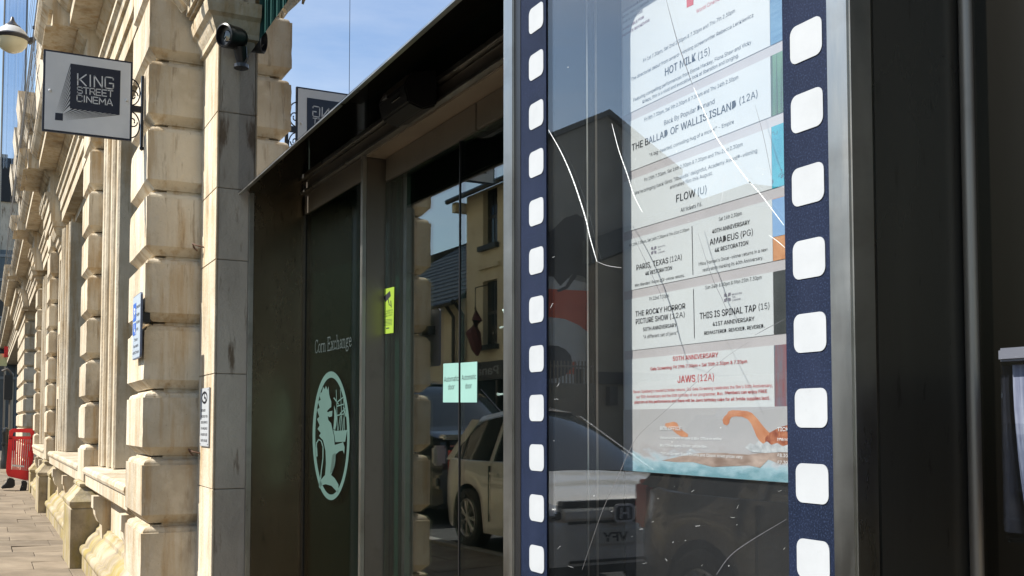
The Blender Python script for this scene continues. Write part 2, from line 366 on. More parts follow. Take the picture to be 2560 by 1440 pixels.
# ------------------------------------------------------------------ stone facade
P = .4175; Z0 = .757
BLK = [(0, .10), (.011, .10), (.0115, .060), (.013, .058), (.0135, .050), (.018, .048), (.066, 0), (.372, 0), (.3725, .012), (.384, .014), (.395, .020), (.403, .032), (.4075, .048), (.4085, .060), (P, .062)]
def worn_block(w, d, seed, name='stone_block', amp=.0016):
    # a rusticated block whose arrises are slightly chipped
    g = G(); g.ringloft(0, w, 0, d, BLK); o = g.obj(name, STONE)
    me = o.data; bm = bmesh.new(); bm.from_mesh(me); rr = random.Random(seed)
    for cuts_axis in (0, 1, 2):
        es = [e for e in bm.edges if abs((e.verts[0].co - e.verts[1].co)[cuts_axis]) > .2 and (e.verts[0].co - e.verts[1].co).length < 1.4]
        bmesh.ops.subdivide_edges(bm, edges=es, cuts=5 if cuts_axis == 2 else 4, use_grid_fill=True)
    for v in bm.verts:
        on_x = v.co.x > w - .002; on_y = v.co.y < .002; arris = (on_x and on_y) or (v.co.z > .36 and v.co.z < .376 and (on_x or on_y)) or (abs(v.co.z - .066) < .002 and (on_x or on_y))
        if v.co.y > d - .01: continue
        k = amp * (rr.random() ** 3) * 3.2 if arris else amp * .25 * rr.random()
        if v.co.x > w * .5: v.co.x -= k * (1 if on_x else .3)
        else: v.co.x += k * .5
        v.co.y += k * (.8 if on_y else .2); v.co.z += rr.uniform(-.5, .5) * k
    bm.to_mesh(me); bm.free(); return o
def pilaster(xl, xr, yf, yb, nblk, label, z0=Z0, group='rusticated limestone pilasters'):
    t = thing('stone_pilaster', label, 'pilaster', ((xl + xr) / 2, yf, 0), group)
    var = []
    for v_ in range(4 if xl > -13 else 2):
        b0 = worn_block(xr - xl, yb - yf, int(-xl * 10) + v_); b0.parent = t; b0.matrix_parent_inverse = PINV[t.name]; b0.location = (xl, yf, z0 + v_ * P); var.append(b0)
    for k in range(len(var), nblk):
        q = var[(k * 7 + k // 3) % len(var)].copy(); C.objects.link(q); q.location = (xl, yf, z0 + k * P)
    return t
def plinth(t, xl, xr, yf, yb, zt, zb=0, m=STONE_MOSS, proj=.11):
    G().ringloft(xl, xr, yf, yb, [(zb, 0), (zt - .012, 0), (zt, .012)]).obj('plinth', m, t)
    G().ringloft(xl, xr, yf, yb, [(zt, .004), (zt + .03, -.012), (zt + .06, -.012), (zt + .085, .01), (zt + .10, .03), (zt + .13, .045), (zt + .16, .075), (zt + .19, .095), (zt + .2, .082), (zt + .225, .082), (zt + .235, .10)]).obj('base_moulding', m, t, smooth=True)
A_ = pilaster(-7.55, -6.736, .87, 1.24, 12, 'large rusticated limestone pilaster beside the steel doorway, nearest column of blocks', Z0 - P)
plinth(A_, -7.62, -6.68, .80, 1.2, .11)
box('pilaster_core', STONE, A_, -7.48, -6.80, 1.0, 1.5, 0, 5)
B_ = pilaster(-11.62, -10.88, .87, 1.25, 10, 'rusticated limestone pilaster behind the window sill, under the hanging cinema sign')
plinth(B_, -11.74, -10.78, .755, 1.25, .575)
C_ = pilaster(-18.5, -17.75, .87, 1.35, 9, 'rusticated limestone pilaster with tall mossy plinth, left of the flat panelled pilaster')
plinth(C_, -18.62, -17.65, .77, 1.35, .56)
D_ = pilaster(-23.6, -22.8, .90, 1.5, 8, 'slim far rusticated pilaster rising behind the red barrier')
plinth(D_, -23.72, -22.7, .84, 1.5, .4)
# flat pilaster with sunk panels
def flat_pil(xl, xr, yf, yb, label):
    t = thing('panelled_pilaster', label, 'pilaster', ((xl + xr) / 2, yf, 0))
    g = G(); w = xr - xl; gx = .16
    zs = [(.9, 1.75), (1.95, 2.75), (2.95, 3.9)]
    g.box(xl, xl + gx, yf, yb, .8, 4.12); g.box(xr - gx, xr, yf, yb, .8, 4.12)
    zz = [.8] + [v for p in zs for v in p] + [4.12]
    for i in range(0, len(zz), 2): g.box(xl + gx, xr - gx, yf, yb, zz[i], zz[i + 1])
    g.obj('shaft', STONE, t, bevel=.004)
    for a, b in zs:
        G().box(xl + gx, xr - gx, yf + .04, yb, a, b).obj('sunk_panel', STONE, t)
    plinth(t, xl - .08, xr + .08, yf - .1, yb, .56)
    G().ringloft(xl, xr, yf, yb, [(4.05, 0), (4.06, -.02), (4.10, -.02), (4.13, -.05), (4.2, -.06), (4.22, -.09), (4.30, -.13), (4.34, -.13), (4.35, -.15), (4.42, -.15)]).obj('capital', STONE, t)
    return t
flat_pil(-17.72, -17.1, 1.0, 1.5, 'flat pilaster with sunk panels and moulded capital beside the red barrier side of the window')
for pl, nm, xl, xr, yf in ((B_, 'B', -11.62, -10.88, .87), (C_, 'C', -18.5, -17.75, .87)):
    top = 4.16 if pl is B_ else 4.16
# capitals above block columns (C and D)
for t, xl, xr, yf, yb, zz in ((C_, -18.5, -17.75, .87, 1.35, 4.58), (D_, -23.6, -22.8, .90, 1.5, 4.16)):
    G().ringloft(xl, xr, yf, yb, [(zz, .05), (zz + .02, -.01), (zz + .07, -.02), (zz + .1, -.05), (zz + .16, -.06), (zz + .18, -.1), (zz + .26, -.12), (zz + .28, -.14), (zz + .34, -.14)]).obj('capital', STONE, t)
# main wall
wall = thing('stone_wall', 'pale limestone street wall with moulded window openings between the pilasters', 'wall', (-20, 1.3, 0))
g = G()
for a, b in ((-7.9, -7.54), (-11.64, -10.86), (-17.1, -16.3), (-19.6, -17.6), (-26, -22.6)): g.box(a, b, 1.08, 1.9, 0, 6)
g.obj('wall_face', STONE, wall)
box('wall_face', STONE, wall, -10.9, -7.9, 1.08, 1.9, 4.3, 6); box('wall_face', STONE, wall, -16.3, -11.6, 1.12, 1.9, 4.3, 6); box('wall_face', STONE, wall, -22.6, -19.6, 1.12, 1.9, 4.3, 6)
box('wall_face', STONE, wall, -6.74, 12, 1.95, 2.3, 4.4, 7); box('wall_face', STONE, wall, -7.9, 12, 1.0, 1.9, 5.6, 6)
# window bays: architrave with fillets on the far jamb, reveal, glazing, sill
def bay(xl, xr, label, far=.95, ns=5):
    t = thing('window_bay', label, 'window', ((xl + xr) / 2, 1.08, 0), 'tall windows between the pilasters')
    n = 5
    st = [(0, 1.015), (.16, .985), (.26, 1.0), (.34, 1.045), (.52, 1.02), (.62, 1.06), (.78, 1.04)]
    k = far / .95
    prof = [(xl, 1.5)]
    xs = [xl + a * k for a, _ in st] + [xl + .9 * k]
    for i, (a, y) in enumerate(st):
        prof += [(xs[i], y), (xs[i + 1] - .012, y), (xs[i + 1], y + .02)]
    prof += [(xs[-1], 1.09), (xs[-1], 1.5)]
    g = G(); g.prism(prof, lambda u, v, d: (u, v, d), .98, 4.3); g.obj('jamb_moulding', STONE, t)
    box('window_reveal', STONE, t, xl + .2, xl + .905 * k, 1.45, 1.85, .98, 4.3)
    box('window_reveal', STONE, t, xr - .35, xr, 1.1, 1.85, .98, 4.3)
    box('window_pane', WINDK, t, xl + .8, xr - .35, 1.66, 1.68, 1.0, 4.3)
    for q in range(3): box('glazing_bar', GREENP, t, xl + .9 + q * (xr - xl - 1.3) / 2 - .03, xl + .9 + q * (xr - xl - 1.3) / 2 + .03, 1.62, 1.70, 1.0, 4.3)
    for zq in (1.02, 2.2, 3.4): box('glazing_bar', GREENP, t, xl + .8, xr - .35, 1.61, 1.655, zq, zq + .07)
    sp = [(1.6, .98), (.885, .965), (.865, .95), (.86, .925), (.868, .90), (.885, .893), (.885, .79), (.90, .775), (.93, .76), (.96, .73), (1.6, .73)]
    G().sweepx(sp, xl, xr).obj('sill', STONE, t)
    box('apron', STONE, t, xl, xr, 1.04, 1.85, .0, .73)
    bp = [(1.04, 0), (.86, 0), (.86, .14), (.842, .155), (.835, .185), (.842, .215), (.86, .23), (.885, .235), (.892, .26), (.91, .295), (.945, .33), (.975, .35), (.98, .38), (1.005, .40), (1.01, .42), (1.04, .42)]
    G().sweepx(bp, xl, xr).obj('base_moulding', STONE_MOSS, t, smooth=True)
    kp = [(1.05, .73), (.89, .73), (.89, .62), (.905, .61), (.91, .56), (.935, .50), (.965, .47), (.97, .34), (1.05, .34)]
    nb = 2 if xr - xl < 4 else 3
    for q in range(nb):
        xx = xl + .62 + q * (xr - xl - 1.2) / (nb - 1)
        G().sweepx(kp, xx, xx + .2).obj('sill_bracket', STONE, t)
    return t
bay(-10.88, -7.55, 'tall window opening with moulded stone jamb and bracketed sill between the two nearest pilasters')
bay(-17.1, -11.62, 'window bay hidden behind the second pilaster, its moulded jamb just showing')
bay(-22.8, -18.5, 'far window bay with stone sill beside the red barrier', far=.8)
# far rusticated pier, five metres wide
E_ = thing('stone_pier', 'broad far rusticated stone pier behind the red barrier and black bollard', 'pier', (-33, .93, 0))
g = G(); g.ringloft(0, 1.25, 0, .9, BLK); b0 = g.obj('stone_block', STONE, E_); b0.location = (-32.3, .93, -.02)
first = True
for k in range(11):
    for j, (xx, w) in enumerate(((-32.3, 1), (-33.57, 1), (-34.85, 1), (-36.2, 1), (-37.5, 1))):
        if first: first = False; continue
        q = b0.copy(); C.objects.link(q); q.location = (xx, .93, -.02 + k * P)
G().ringloft(-37.5, -31.0, .9, 1.8, [(4.57, 0), (4.6, -.05), (4.7, -.06), (4.72, -.12), (4.85, -.14), (4.87, -.22), (5.0, -.22)]).obj('capital', STONE, E_)
# entablature with ressauts
ent = thing('entablature', 'heavy moulded stone entablature and cornice stepping forward over the pilasters', 'cornice', (-20, .9, 4.4))
def ent_prof(o=0.0, sc=1.0):
    y = lambda v: .98 - v * sc - o
    return [(1.9, 4.42), (y(0), 4.42), (y(0), 4.58), (y(.025), 4.585), (y(.025), 4.74), (y(.05), 4.745), (y(.06), 4.80), (y(.09), 4.82), (y(.09), 4.86), (y(.02), 4.865), (y(.02), 5.10), (y(.05), 5.11), (y(.08), 5.15), (y(.10), 5.17), (y(.10), 5.20), (y(.33), 5.205), (y(.33), 5.33), (y(.36), 5.34), (y(.42), 5.40), (y(.45), 5.44), (y(.45), 5.48), (1.9, 5.6)]
RES = [(-7.75, -6.3), (-11.85, -10.7), (-18.75, -17.0), (-23.8, -22.6), (-30.6, -29.8), (-37.8, -30.9)]
xs = 12.0
for i, (a, b) in enumerate(RES):
    G().sweepx(ent_prof(), b + .002, xs).obj('cornice_run', STONE, ent)
    G().sweepx(ent_prof(.15), a, b).obj('cornice_projection', STONE, ent)
    xs = a - .002
G().sweepx(ent_prof(), -60, xs).obj('cornice_run', STONE, ent)
# sunk soffit panels: raised frames beneath the cornice overhang
for a, b in RES[:5]:
    if b > -8: continue
    G().box(a + .06, b - .06, .44, .50, 5.19, 5.203).box(a + .06, b - .06, .72, .76, 5.19, 5.203).obj('soffit_frame', STONE, ent)
# upper storey
up = thing('upper_storey', 'weathered upper stone storey rising above the main cornice at far left', 'facade', (-30, 1.2, 5.6))
box('wall_face', STONE_G, up, -36, -27, .98, 2.0, 5.58, 8.6)
box('wall_face', STONE_G, up, -26.99, 10, .92, 2.0, 5.58, 14)
for xx in (-27.1, -30.5, -34.9): 
    box('pier', STONE_G, up, xx - 1.0, xx, .82, 1.1, 5.58, 8.5, .02)
    G().ringloft(xx - 1.1, xx + .1, .78, 1.1, [(8.3, 0), (8.4, -.05), (8.5, -.07), (8.55, -.16), (8.9, -.2), (9.2, -.24)]).obj('cornice_projection', STONE_G, up)
pf = [(1.2, 8.52), (.9, 8.52), (.86, 8.6), (.66, 8.65), (.63, 8.9), (.6, 9.0), (1.2, 9.1)]
G().sweepx(pf, -36, -26.5).obj('cornice_run', STONE_G, up)
# entrance jamb (right of pilaster A)
jb = thing('door_jamb', 'smooth limestone jamb between the nearest pilaster and the steel doorway, stained on its shaded side', 'jamb', (-6.5, 1.2, 0))
zj = [0, .42, 1.0, 1.68, 2.36, 2.79, 3.25, 3.72]
for a, b in zip(zj[:-1], zj[1:]):
    box('jamb_stone', STONE_G, jb, -6.74, -6.262, 1.2175, 1.42 if b > 2.7 else 1.5, a + .0015, b - .0015, .003)
    box('jamb_facing', STONE, jb, -6.74, -6.26, 1.203, 1.217, a + .0015, b - .0015, .003)
box('jamb_stone', STONE_G, jb, -6.735, -6.264, 1.206, 1.42, 3.72, 6.0)
G().ringloft(-6.74, -6.262, 1.203, 1.44, [(3.70, .0), (3.71, -.02), (3.74, -.02), (3.77, -.035), (3.81, -.05), (3.83, -.075), (3.88, -.085), (3.91, -.085), (3.92, -.06), (3.93, 0)]).obj('impost_moulding', STONE, jb, smooth=False)
# carved console above the impost
cv = thing('carved_console', 'carved stone leaf console above the impost of the doorway', 'carving', (-6.5, 1.15, 3.93))
g = G(); g.box(-6.70, -6.28, 1.08, 1.42, 3.93, 4.7)
g.obj('console_block', STONE, cv, bevel=.02)
rc = random.Random(5)
for i in range(16):
    yb = 1.06 + rc.uniform(-.04, .05); xb = -6.68 + (i % 4) * .105; zb = 3.98 + (i // 4) * .16 + rc.uniform(-.02, .02)
    pts = [(xb, yb, zb), (xb + .01, yb - .05, zb + .06), (xb + .015, yb - .10, zb + .11), (xb + .01, yb - .13, zb + .10), (xb, yb - .12, zb + .06)]
    G().tube(pts, [.03, .034, .028, .02, .008], 7).obj('carved_leaf', STONE, cv, smooth=True)
for i in range(8):
    zz = 3.97 + i * .09
    G().tube([(-6.33, 1.16, zz), (-6.30, 1.15, zz + .03), (-6.30, 1.19, zz + .06), (-6.32, 1.24, zz + .04)], [.012, .022, .02, .01], 6).obj('carved_leaf', STONE, cv, smooth=True)
# ------------------------------------------------------------------ steel entrance (turned one degree against the street front)
EO = Vector((-6.225, 1.391, 0)); EA = R(1.0)
def E(p):
    x, y = p[0] - EO.x, p[1] - EO.y
    return Vector((EO.x + x * math.cos(EA) - y * math.sin(EA), EO.y + x * math.sin(EA) + y * math.cos(EA), p[2]))
# local y planes
YH = 1.728; YD = 1.84
ent2 = thing('entrance_portal', 'dark bronzed steel entrance portal with header and side reveal', 'doorway', (-4, 1.4, 0))
box('edge_strip', STEEL, ent2, -6.262, -6.222, 1.391, 1.42, 0, 2.77, .003)
box('side_reveal', BRONZE, ent2, -6.26, -6.224, 1.422, YH + .05, 0, 2.7772, tr=E)
box('side_reveal', BRONZE, ent2, -6.26, -6.224, 1.392, YH + .05, 2.7782, 3.5, tr=E)
box('header_panel', BLKGL, ent2, -6.22, -5.1, YH, YH + .02, 2.905, 3.5, tr=E)
box('header_panel', BLKGL, ent2, -5.094, -3.2, YH, YH + .02, 2.905, 3.5, tr=E)
box('header_panel', BLKGL, ent2, -3.194, .4, YH, YH + .02, 2.905, 3.5, tr=E)
box('gutter_rail', STEEL, ent2, -6.22, .4, YH - .035, YH + .02, 2.872, 2.90, .003, tr=E)
box('header_rail', DKSTEEL, ent2, -6.22, .4, YH - .012, YH + .02, 2.805, 2.868, .003, tr=E)
box('ledge', STEEL, ent2, -6.22, .4, YH - .03, YH + .02, 2.787, 2.803, .002, tr=E)
box('transom', DKSTEEL, ent2, -6.20, -5.17, YH - .006, YH + .05, 2.66, 2.785, .003, tr=E)
box('header_soffit', noise_mat('bounce_tinted_soffit', [(.3, (.30, .245, .18)), (.7, (.40, .33, .25))], 2, rough=.4, metal=.3, bump=.02), ent2, -5.12, .4, YH + .0, YD + .1, 2.775, 2.786, tr=E)  # tan reflection of the sunlit pavement is painted into the soffit colour
box('door_header', DKSTEEL, ent2, -5.1, -4.02, YD - .012, YD + .05, 2.652, 2.774, .003, tr=E)
box('door_header', DKSTEEL, ent2, -4.012, .4, YD - .012, YD + .05, 2.652, 2.774, .003, tr=E)
box('post_edge', STEEL, ent2, -5.17, -5.137, YH - .012, YH + .01, 0, 2.785, .002, tr=E)
box('post', DKSTEEL, ent2, -5.172, -5.135, YH + .011, YD + .03, 0, 2.785, tr=E)
box('corner_gasket', BLACK, ent2, -6.222, -6.175, YH - .005, YH + .02, 0, 2.66, tr=E)
# lobby behind
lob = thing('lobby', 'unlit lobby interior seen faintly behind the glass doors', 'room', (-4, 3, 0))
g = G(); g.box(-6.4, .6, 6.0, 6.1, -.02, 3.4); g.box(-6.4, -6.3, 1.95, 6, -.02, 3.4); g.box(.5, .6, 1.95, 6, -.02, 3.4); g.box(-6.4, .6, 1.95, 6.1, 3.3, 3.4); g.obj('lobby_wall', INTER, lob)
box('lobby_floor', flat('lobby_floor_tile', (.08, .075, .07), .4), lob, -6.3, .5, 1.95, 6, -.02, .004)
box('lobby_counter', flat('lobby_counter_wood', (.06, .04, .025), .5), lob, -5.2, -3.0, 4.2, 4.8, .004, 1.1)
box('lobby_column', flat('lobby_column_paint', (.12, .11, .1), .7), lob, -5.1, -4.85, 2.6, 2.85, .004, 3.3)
# etched side panel
sp = thing('etched_glass_panel', 'dark side glass etched with a lion holding a ship inside a ring', 'glass panel', (-5.7, YH, 0))
box('glass_pane', PANEGL, sp, -6.175, -5.172, YH, YH + .012, .02, 2.66, tr=E)
box('backing', flat('dark_green_backing', (.011, .014, .012), .5), sp, -6.175, -5.172, YH + .03, YH + .04, .02, 2.66, tr=E)
yE = YH - .003
def Epx(px, py, dy=0):
    """pixel ray cut with the rotated entrance plane local y = YH"""
    r = ray(px, py); nrm = Vector((-math.sin(EA), math.cos(EA), 0)); p0 = E((0, YH - .002 + dy, 0)); k = p0.dot(nrm) / r.dot(nrm); return Vector((0, 0, H)) + r * k
def Dpx(px, py, dy=0):
    r = ray(px, py); nrm = Vector((-math.sin(EA), math.cos(EA), 0)); p0 = E((0, YD - .002 + dy, 0)); k = p0.dot(nrm) / r.dot(nrm); return Vector((0, 0, H)) + r * k
nrm = Vector((-math.sin(EA), math.cos(EA), 0)); p0m = E((0, YD, 0))
def mirDoorX(px, py, X):
    """point on plane x=X seen at this pixel by reflection in the door glass"""
    r = ray(px, py); o = Vector((0, 0, H)); k = p0m.dot(nrm) / r.dot(nrm); hit = o + r * k; rr = r - nrm * 2 * r.dot(nrm); t = (X - hit.x) / rr.x; return hit + rr * t
def mirDoorY(px, py, Y):
    r = ray(px, py); o = Vector((0, 0, H)); k = p0m.dot(nrm) / r.dot(nrm); hit = o + r * k; rr = r - nrm * 2 * r.dot(nrm); t = (Y - hit.y) / rr.y; return hit + rr * t
Z5 = lambda x, y: (760 + x / 3.13, 820 + y / 3.13)
fe = lambda u, v: Epx(*Z5(u, v))
g = G(); n = 48
def ell(cx, cy, rx, ry): return [(cx + rx * math.sin(2 * math.pi * k / n), cy - ry * math.cos(2 * math.pi * k / n)) for k in range(n)]
a, b = ell(212, 843, 145, 504), ell(213, 846, 125, 458)
g.add([fe(*p) for p in a + b], [(k, (k + 1) % n, (k + 1) % n + n, k + n) for k in range(n)]); g.obj('etched_ring', TEALGL, sp)
lion = [(150, 460), (163, 480), (172, 452), (183, 485), (192, 455), (197, 520), (203, 545), (214, 575), (213, 618), (198, 630), (180, 650), (186, 660), (202, 652), (222, 648), (220, 690), (200, 697), (186, 690), (190, 720), (212, 745), (222, 790), (236, 850), (240, 915), (290, 900), (306, 893), (318, 930), (315, 985), (303, 958), (275, 965), (247, 990), (245, 1040), (238, 1085), (225, 1120), (212, 1150), (240, 1175), (270, 1225), (268, 1292), (240, 1262), (215, 1235), (170, 1222), (140, 1230), (125, 1258), (116, 1240), (125, 1195), (165, 1150), (172, 1060), (168, 960), (150, 880), (118, 845), (132, 822), (106, 790), (122, 762), (102, 712), (120, 694), (102, 640), (122, 622), (108, 575), (130, 562), (118, 515), (140, 502)]
g = G(); g.add([fe(*p) for p in lion], [tuple(range(len(lion)))]); g.obj('etched_lion', TEALGL, sp)
g = G(); g.add([fe(*p) for p in [(228, 795), (250, 805), (320, 800), (338, 797), (322, 890), (245, 893), (240, 850)]], [tuple(range(7))])
g.add([fe(*p) for p in [(235, 605), (250, 650), (258, 700), (252, 760), (244, 798), (230, 790), (237, 700)]], [tuple(range(7))])
for q in ([(252, 485), (262, 800)], [(285, 480), (300, 800)], [(310, 560), (318, 800)], [(284, 690), (268, 800)], [(290, 690), (285, 800)], [(312, 700), (305, 800)]): ribbon(g, q, 4, fe)
for q in ([(235, 548), (268, 595)], [(258, 582), (302, 545)], [(258, 612), (310, 596)], [(285, 668), (322, 628)], [(256, 685), (312, 672)], [(310, 620), (328, 690)]): ribbon(g, q, 9, fe)
g.obj('etched_ship', TEALGL, sp)
g = G(); ribbon(g, [(130, 1180), (135, 1120), (148, 1020), (149, 930), (135, 885), (115, 872), (98, 900), (95, 950)], 8, fe); ribbon(g, [(95, 940), (98, 1000)], 16, fe); g.obj('etched_tail', TEALGL, sp)
g = G()
for i in range(9): ribbon(g, [(205 + i * 2, 1130 - i * 16), (232 + i * 1.5, 1110 - i * 16)], 3, lambda u, v: Epx(*Z5(u, v), -.0015))
g.obj('etched_fur_line', BLKGL, sp)
# serif lettering 'Corn Exchange' drawn as strokes; unit: x height 1, cap height 1.55
SER = {
 'C': (1.15, [[(1.0, 1.25), (.85, 1.48), (.6, 1.55), (.3, 1.42), (.12, 1.1), (.1, .7), (.2, .25), (.45, .02), (.75, 0), (1.0, .25)], [(1.02, 1.55), (1.0, 1.2)]]),
 'o': (.95, [[(.48, 1.0), (.2, .85), (.1, .5), (.2, .12), (.48, 0), (.75, .12), (.85, .5), (.75, .85), (.48, 1.0)]]),
 'r': (.68, [[(.22, 0), (.22, .95)], [(.05, .93), (.22, .97)], [(.08, 0), (.38, 0)], [(.22, .7), (.42, .97), (.62, .92)]]),
 'n': (1.02, [[(.22, 0), (.22, .97)], [(.05, .93), (.22, .97)], [(.08, 0), (.36, 0)], [(.22, .75), (.5, .98), (.75, .85), (.78, 0)], [(.64, 0), (.92, 0)]]),
 'E': (1.15, [[(.25, 0), (.25, 1.55)], [(.08, 1.55), (.95, 1.55), (.97, 1.3)], [(.08, 0), (.98, 0), (1.02, .3)], [(.25, .82), (.75, .82)], [(.75, .68), (.75, .96)]]),
 'x': (.95, [[(.15, .97), (.8, 0)], [(.78, .97), (.15, 0)], [(.05, .97), (.3, .97)], [(.65, .97), (.9, .97)], [(.02, 0), (.28, 0)], [(.66, 0), (.92, 0)]]),
 'c': (.85, [[(.72, .78), (.55, .98), (.3, .92), (.12, .6), (.16, .2), (.42, 0), (.75, .18)]]),
 'h': (1.02, [[(.22, 0), (.22, 1.6)], [(.05, 1.55), (.22, 1.6)], [(.08, 0), (.36, 0)], [(.22, .75), (.5, .98), (.75, .85), (.78, 0)], [(.64, 0), (.92, 0)]]),
 'a': (.88, [[(.15, .78), (.35, .98), (.6, .9), (.62, .15), (.8, .02)], [(.62, .6), (.25, .45), (.12, .2), (.28, 0), (.62, .2)]]),
 'g': (.95, [[(.42, .98), (.18, .85), (.18, .5), (.42, .38), (.65, .5), (.65, .85), (.42, .98)], [(.65, .9), (.88, .98)], [(.25, .38), (.15, .22), (.35, .1), (.75, .02), (.82, -.22), (.6, -.42), (.25, -.42), (.08, -.22), (.25, .02)]]),
 'e': (.88, [[(.14, .55), (.75, .55), (.65, .88), (.42, 1.0), (.18, .8), (.12, .4), (.3, .05), (.55, 0), (.78, .2)]]),
 ' ': (.5, [])}
tot = sum(SER[c][0] for c in 'Corn Exchange')
Lp, Rp = Epx(*Z5(85, 197)), Epx(*Z5(373, 152)); wv = Vector((Rp.x - Lp.x, Rp.y - Lp.y, 0)); hz = .048
u0 = 0; LET = flat('etched_letter_grey', (.034, .048, .046), .6)
for k_, chh in enumerate('Corn Exchange'):
    w, st = SER[chh]; gl_ = G()
    for s in st: ribbon(gl_, [(u0 + a, b) for a, b in s], .13, lambda u, v: Vector((Lp.x, Lp.y, Lp.z)) + wv * (u / tot) + Vector((0, 0, v * hz)))
    u0 += w
    if st: gl_.obj('etched_letter', LET, sp)
# sliding doors
SX = (Dpx(1149, 960).x)
# local x of the meeting line
def El(p): x, y = p.x - EO.x, p.y - EO.y; return EO.x + x * math.cos(EA) + y * math.sin(EA)
mx_ = El(Dpx(1149, 960))
def leaf(x0, x1, label):
    t = thing('sliding_door', label, 'glass door', ((x0 + x1) / 2, YD, 0), 'automatic glass sliding doors')
    box('glass_pane', DOORGL, t, x0 + .004, x1 - .004, YD, YD + .010, .02, 2.65, tr=E)
    box('bottom_rail', DKSTEEL, t, x0, x1, YD - .01, YD + .03, .0, .06, tr=E)
    return t
dl = leaf(-5.13, mx_ - .003, 'left glass sliding door leaf reflecting a stone column, with a yellow camera sticker')
dr = leaf(mx_ + .003, -1.9, 'right glass sliding door leaf reflecting the cream house and white car')
box('meeting_edge', BLACK, dl, mx_ - .007, mx_ + .001, YD - .004, YD + .02, .02, 2.65, tr=E)
for xx, mm, w in ((-5.115, BLACK, .02), (-5.06, flat('green_glass_edge', (.03, .085, .07), .2), .055), (-4.985, BLACK, .012)):
    box('door_stile', mm, dl, xx, xx + w, YD + .03, YD + .045, .02, 2.65, tr=E)
box('door_stile', flat('grey_stile', (.05, .06, .055), .4), dl, -4.965, -4.90, YD + .05, YD + .07, .02, 2.65, tr=E)
# stickers (printed film on the glass)
def sticker(name, label, mat_, quad, plane, lines, group=None, parent=None):
    t = thing(name, label, 'sticker', plane(*quad[0]), group)
    g = G(); q = [plane(*p) for p in quad]; q2 = [p + Vector((0, -.0012, 0)) for p in q]
    g.add(q + q2, [(0, 1, 2, 3), (4, 5, 6, 7), (0, 1, 5, 4), (1, 2, 6, 5), (2, 3, 7, 6), (3, 0, 4, 7)]); g.obj('sticker_film', mat_, t)
    return t
off = Vector((0, -.0025, 0))
def px_text(g, text, pl, L, Rr, cap, bold=0, eps=.0016):
    """text set between two measured baseline points on a plane"""
    a, b = pl(*L), pl(*Rr); d = b - a; w = math.hypot(d.x, d.y)
    mid = pl((L[0] + Rr[0]) / 2, (L[1] + Rr[1]) / 2); hgt = cap * dist(mid) / FPX; dirv = Vector((d.x, d.y, 0)) / w; zb = (a.z + b.z) / 2
    if not bold: add_text(g, text, lambda u, v: Vector((a.x, a.y, zb)) + dirv * u + Vector((0, -eps, v)), w, hgt); return
    for k, (du, dv) in enumerate(((-1, -.5), (0, .5), (1, -.5), (0, 0))):
        add_text(g, text, lambda u, v: Vector((a.x, a.y, zb)) + dirv * (u + du * bold * 1.5 * hgt) + Vector((0, -eps - k * .00012, v + dv * bold * .9 * hgt)), w, hgt)
t = sticker('door_notice', 'left half mint sticker reading Automatic door', MINT, [(1109, 909), (1148.5, 907), (1148.5, 1006), (1108, 1006)], Dpx, None, 'mint automatic door stickers')
g = G(); px_text(g, 'Automatic', Dpx, (1111, 955), (1147, 952), 13); px_text(g, 'door', Dpx, (1121, 974), (1137, 973), 13); g.obj('printed_text', INK, t)
t = sticker('door_notice', 'right half mint sticker reading Automatic door beside the leaf edge', MINT, [(1152, 907), (1193.5, 904), (1193, 1006), (1152, 1006)], Dpx, None, 'mint automatic door stickers')
g = G(); px_text(g, 'Automatic', Dpx, (1155, 951), (1191, 947), 13); px_text(g, 'door', Dpx, (1164, 972), (1180, 970), 13); g.obj('printed_text', INK, t)
ys = thing('camera_notice', 'tall yellow green sticker with a security camera symbol', 'sticker', Dpx(955, 830))
g = G(); q = [Dpx(956, 724), Dpx(986, 717), Dpx(984, 832), Dpx(954, 836)]; g.add(q + [p + Vector((0, -.0012, 0)) for p in q], [(0, 1, 2, 3), (4, 5, 6, 7), (0, 1, 5, 4), (1, 2, 6, 5), (2, 3, 7, 6), (3, 0, 4, 7)]); g.obj('sticker_film', YELL, ys)
g = G(); fz = lambda u, v: Dpx(u, v, -.0015)
g.add([fz(*p) for p in [(959, 742), (975, 727), (977, 740), (963, 756)]], [(0, 1, 2, 3)]); ribbon(g, [(970, 747), (973, 762), (977, 764)], 2, fz); ribbon(g, [(977, 752), (978, 768)], 2, fz)
g.obj('camera_symbol', INK, ys)
g = G()
for i, (tx, hh) in enumerate((('CCTV CAMERAS IN', 4), ('OPERATION 24', 4), ('HOURS A DAY', 4))): px_text(g, tx, Dpx, (958, 781 + i * 6), (982, 778 + i * 6), 4)
for i in range(5): ribbon(g, [(960, 800 + i * 3.4), (980, 798 + i * 3.4)], 1.1, fz)
ribbon(g, [(966, 821), (972, 820)], 3, fz)
g.obj('printed_text', INK, ys)
wd = thing('door_lettering', 'small white vinyl lettering on the glass cut off by the display case frame', 'lettering', Dpx(1260, 820))
g = G(); px_text(g, 'www.kin', Dpx, (1250, 822), (1272, 818), 7)
for a, b, y in ((1263, 1270, 745), (1258, 1270, 775), (1260, 1270, 780), (1263, 1270, 792), (1262, 1272, 967)): ribbon(g, [(a, y), (b, y - 1)], 5, fz)
px_text(g, 'Opening', Dpx, (1243, 989), (1268, 986), 6); g.obj('printed_text', flat('pale_vinyl', (.45, .6, .56), .5), wd)
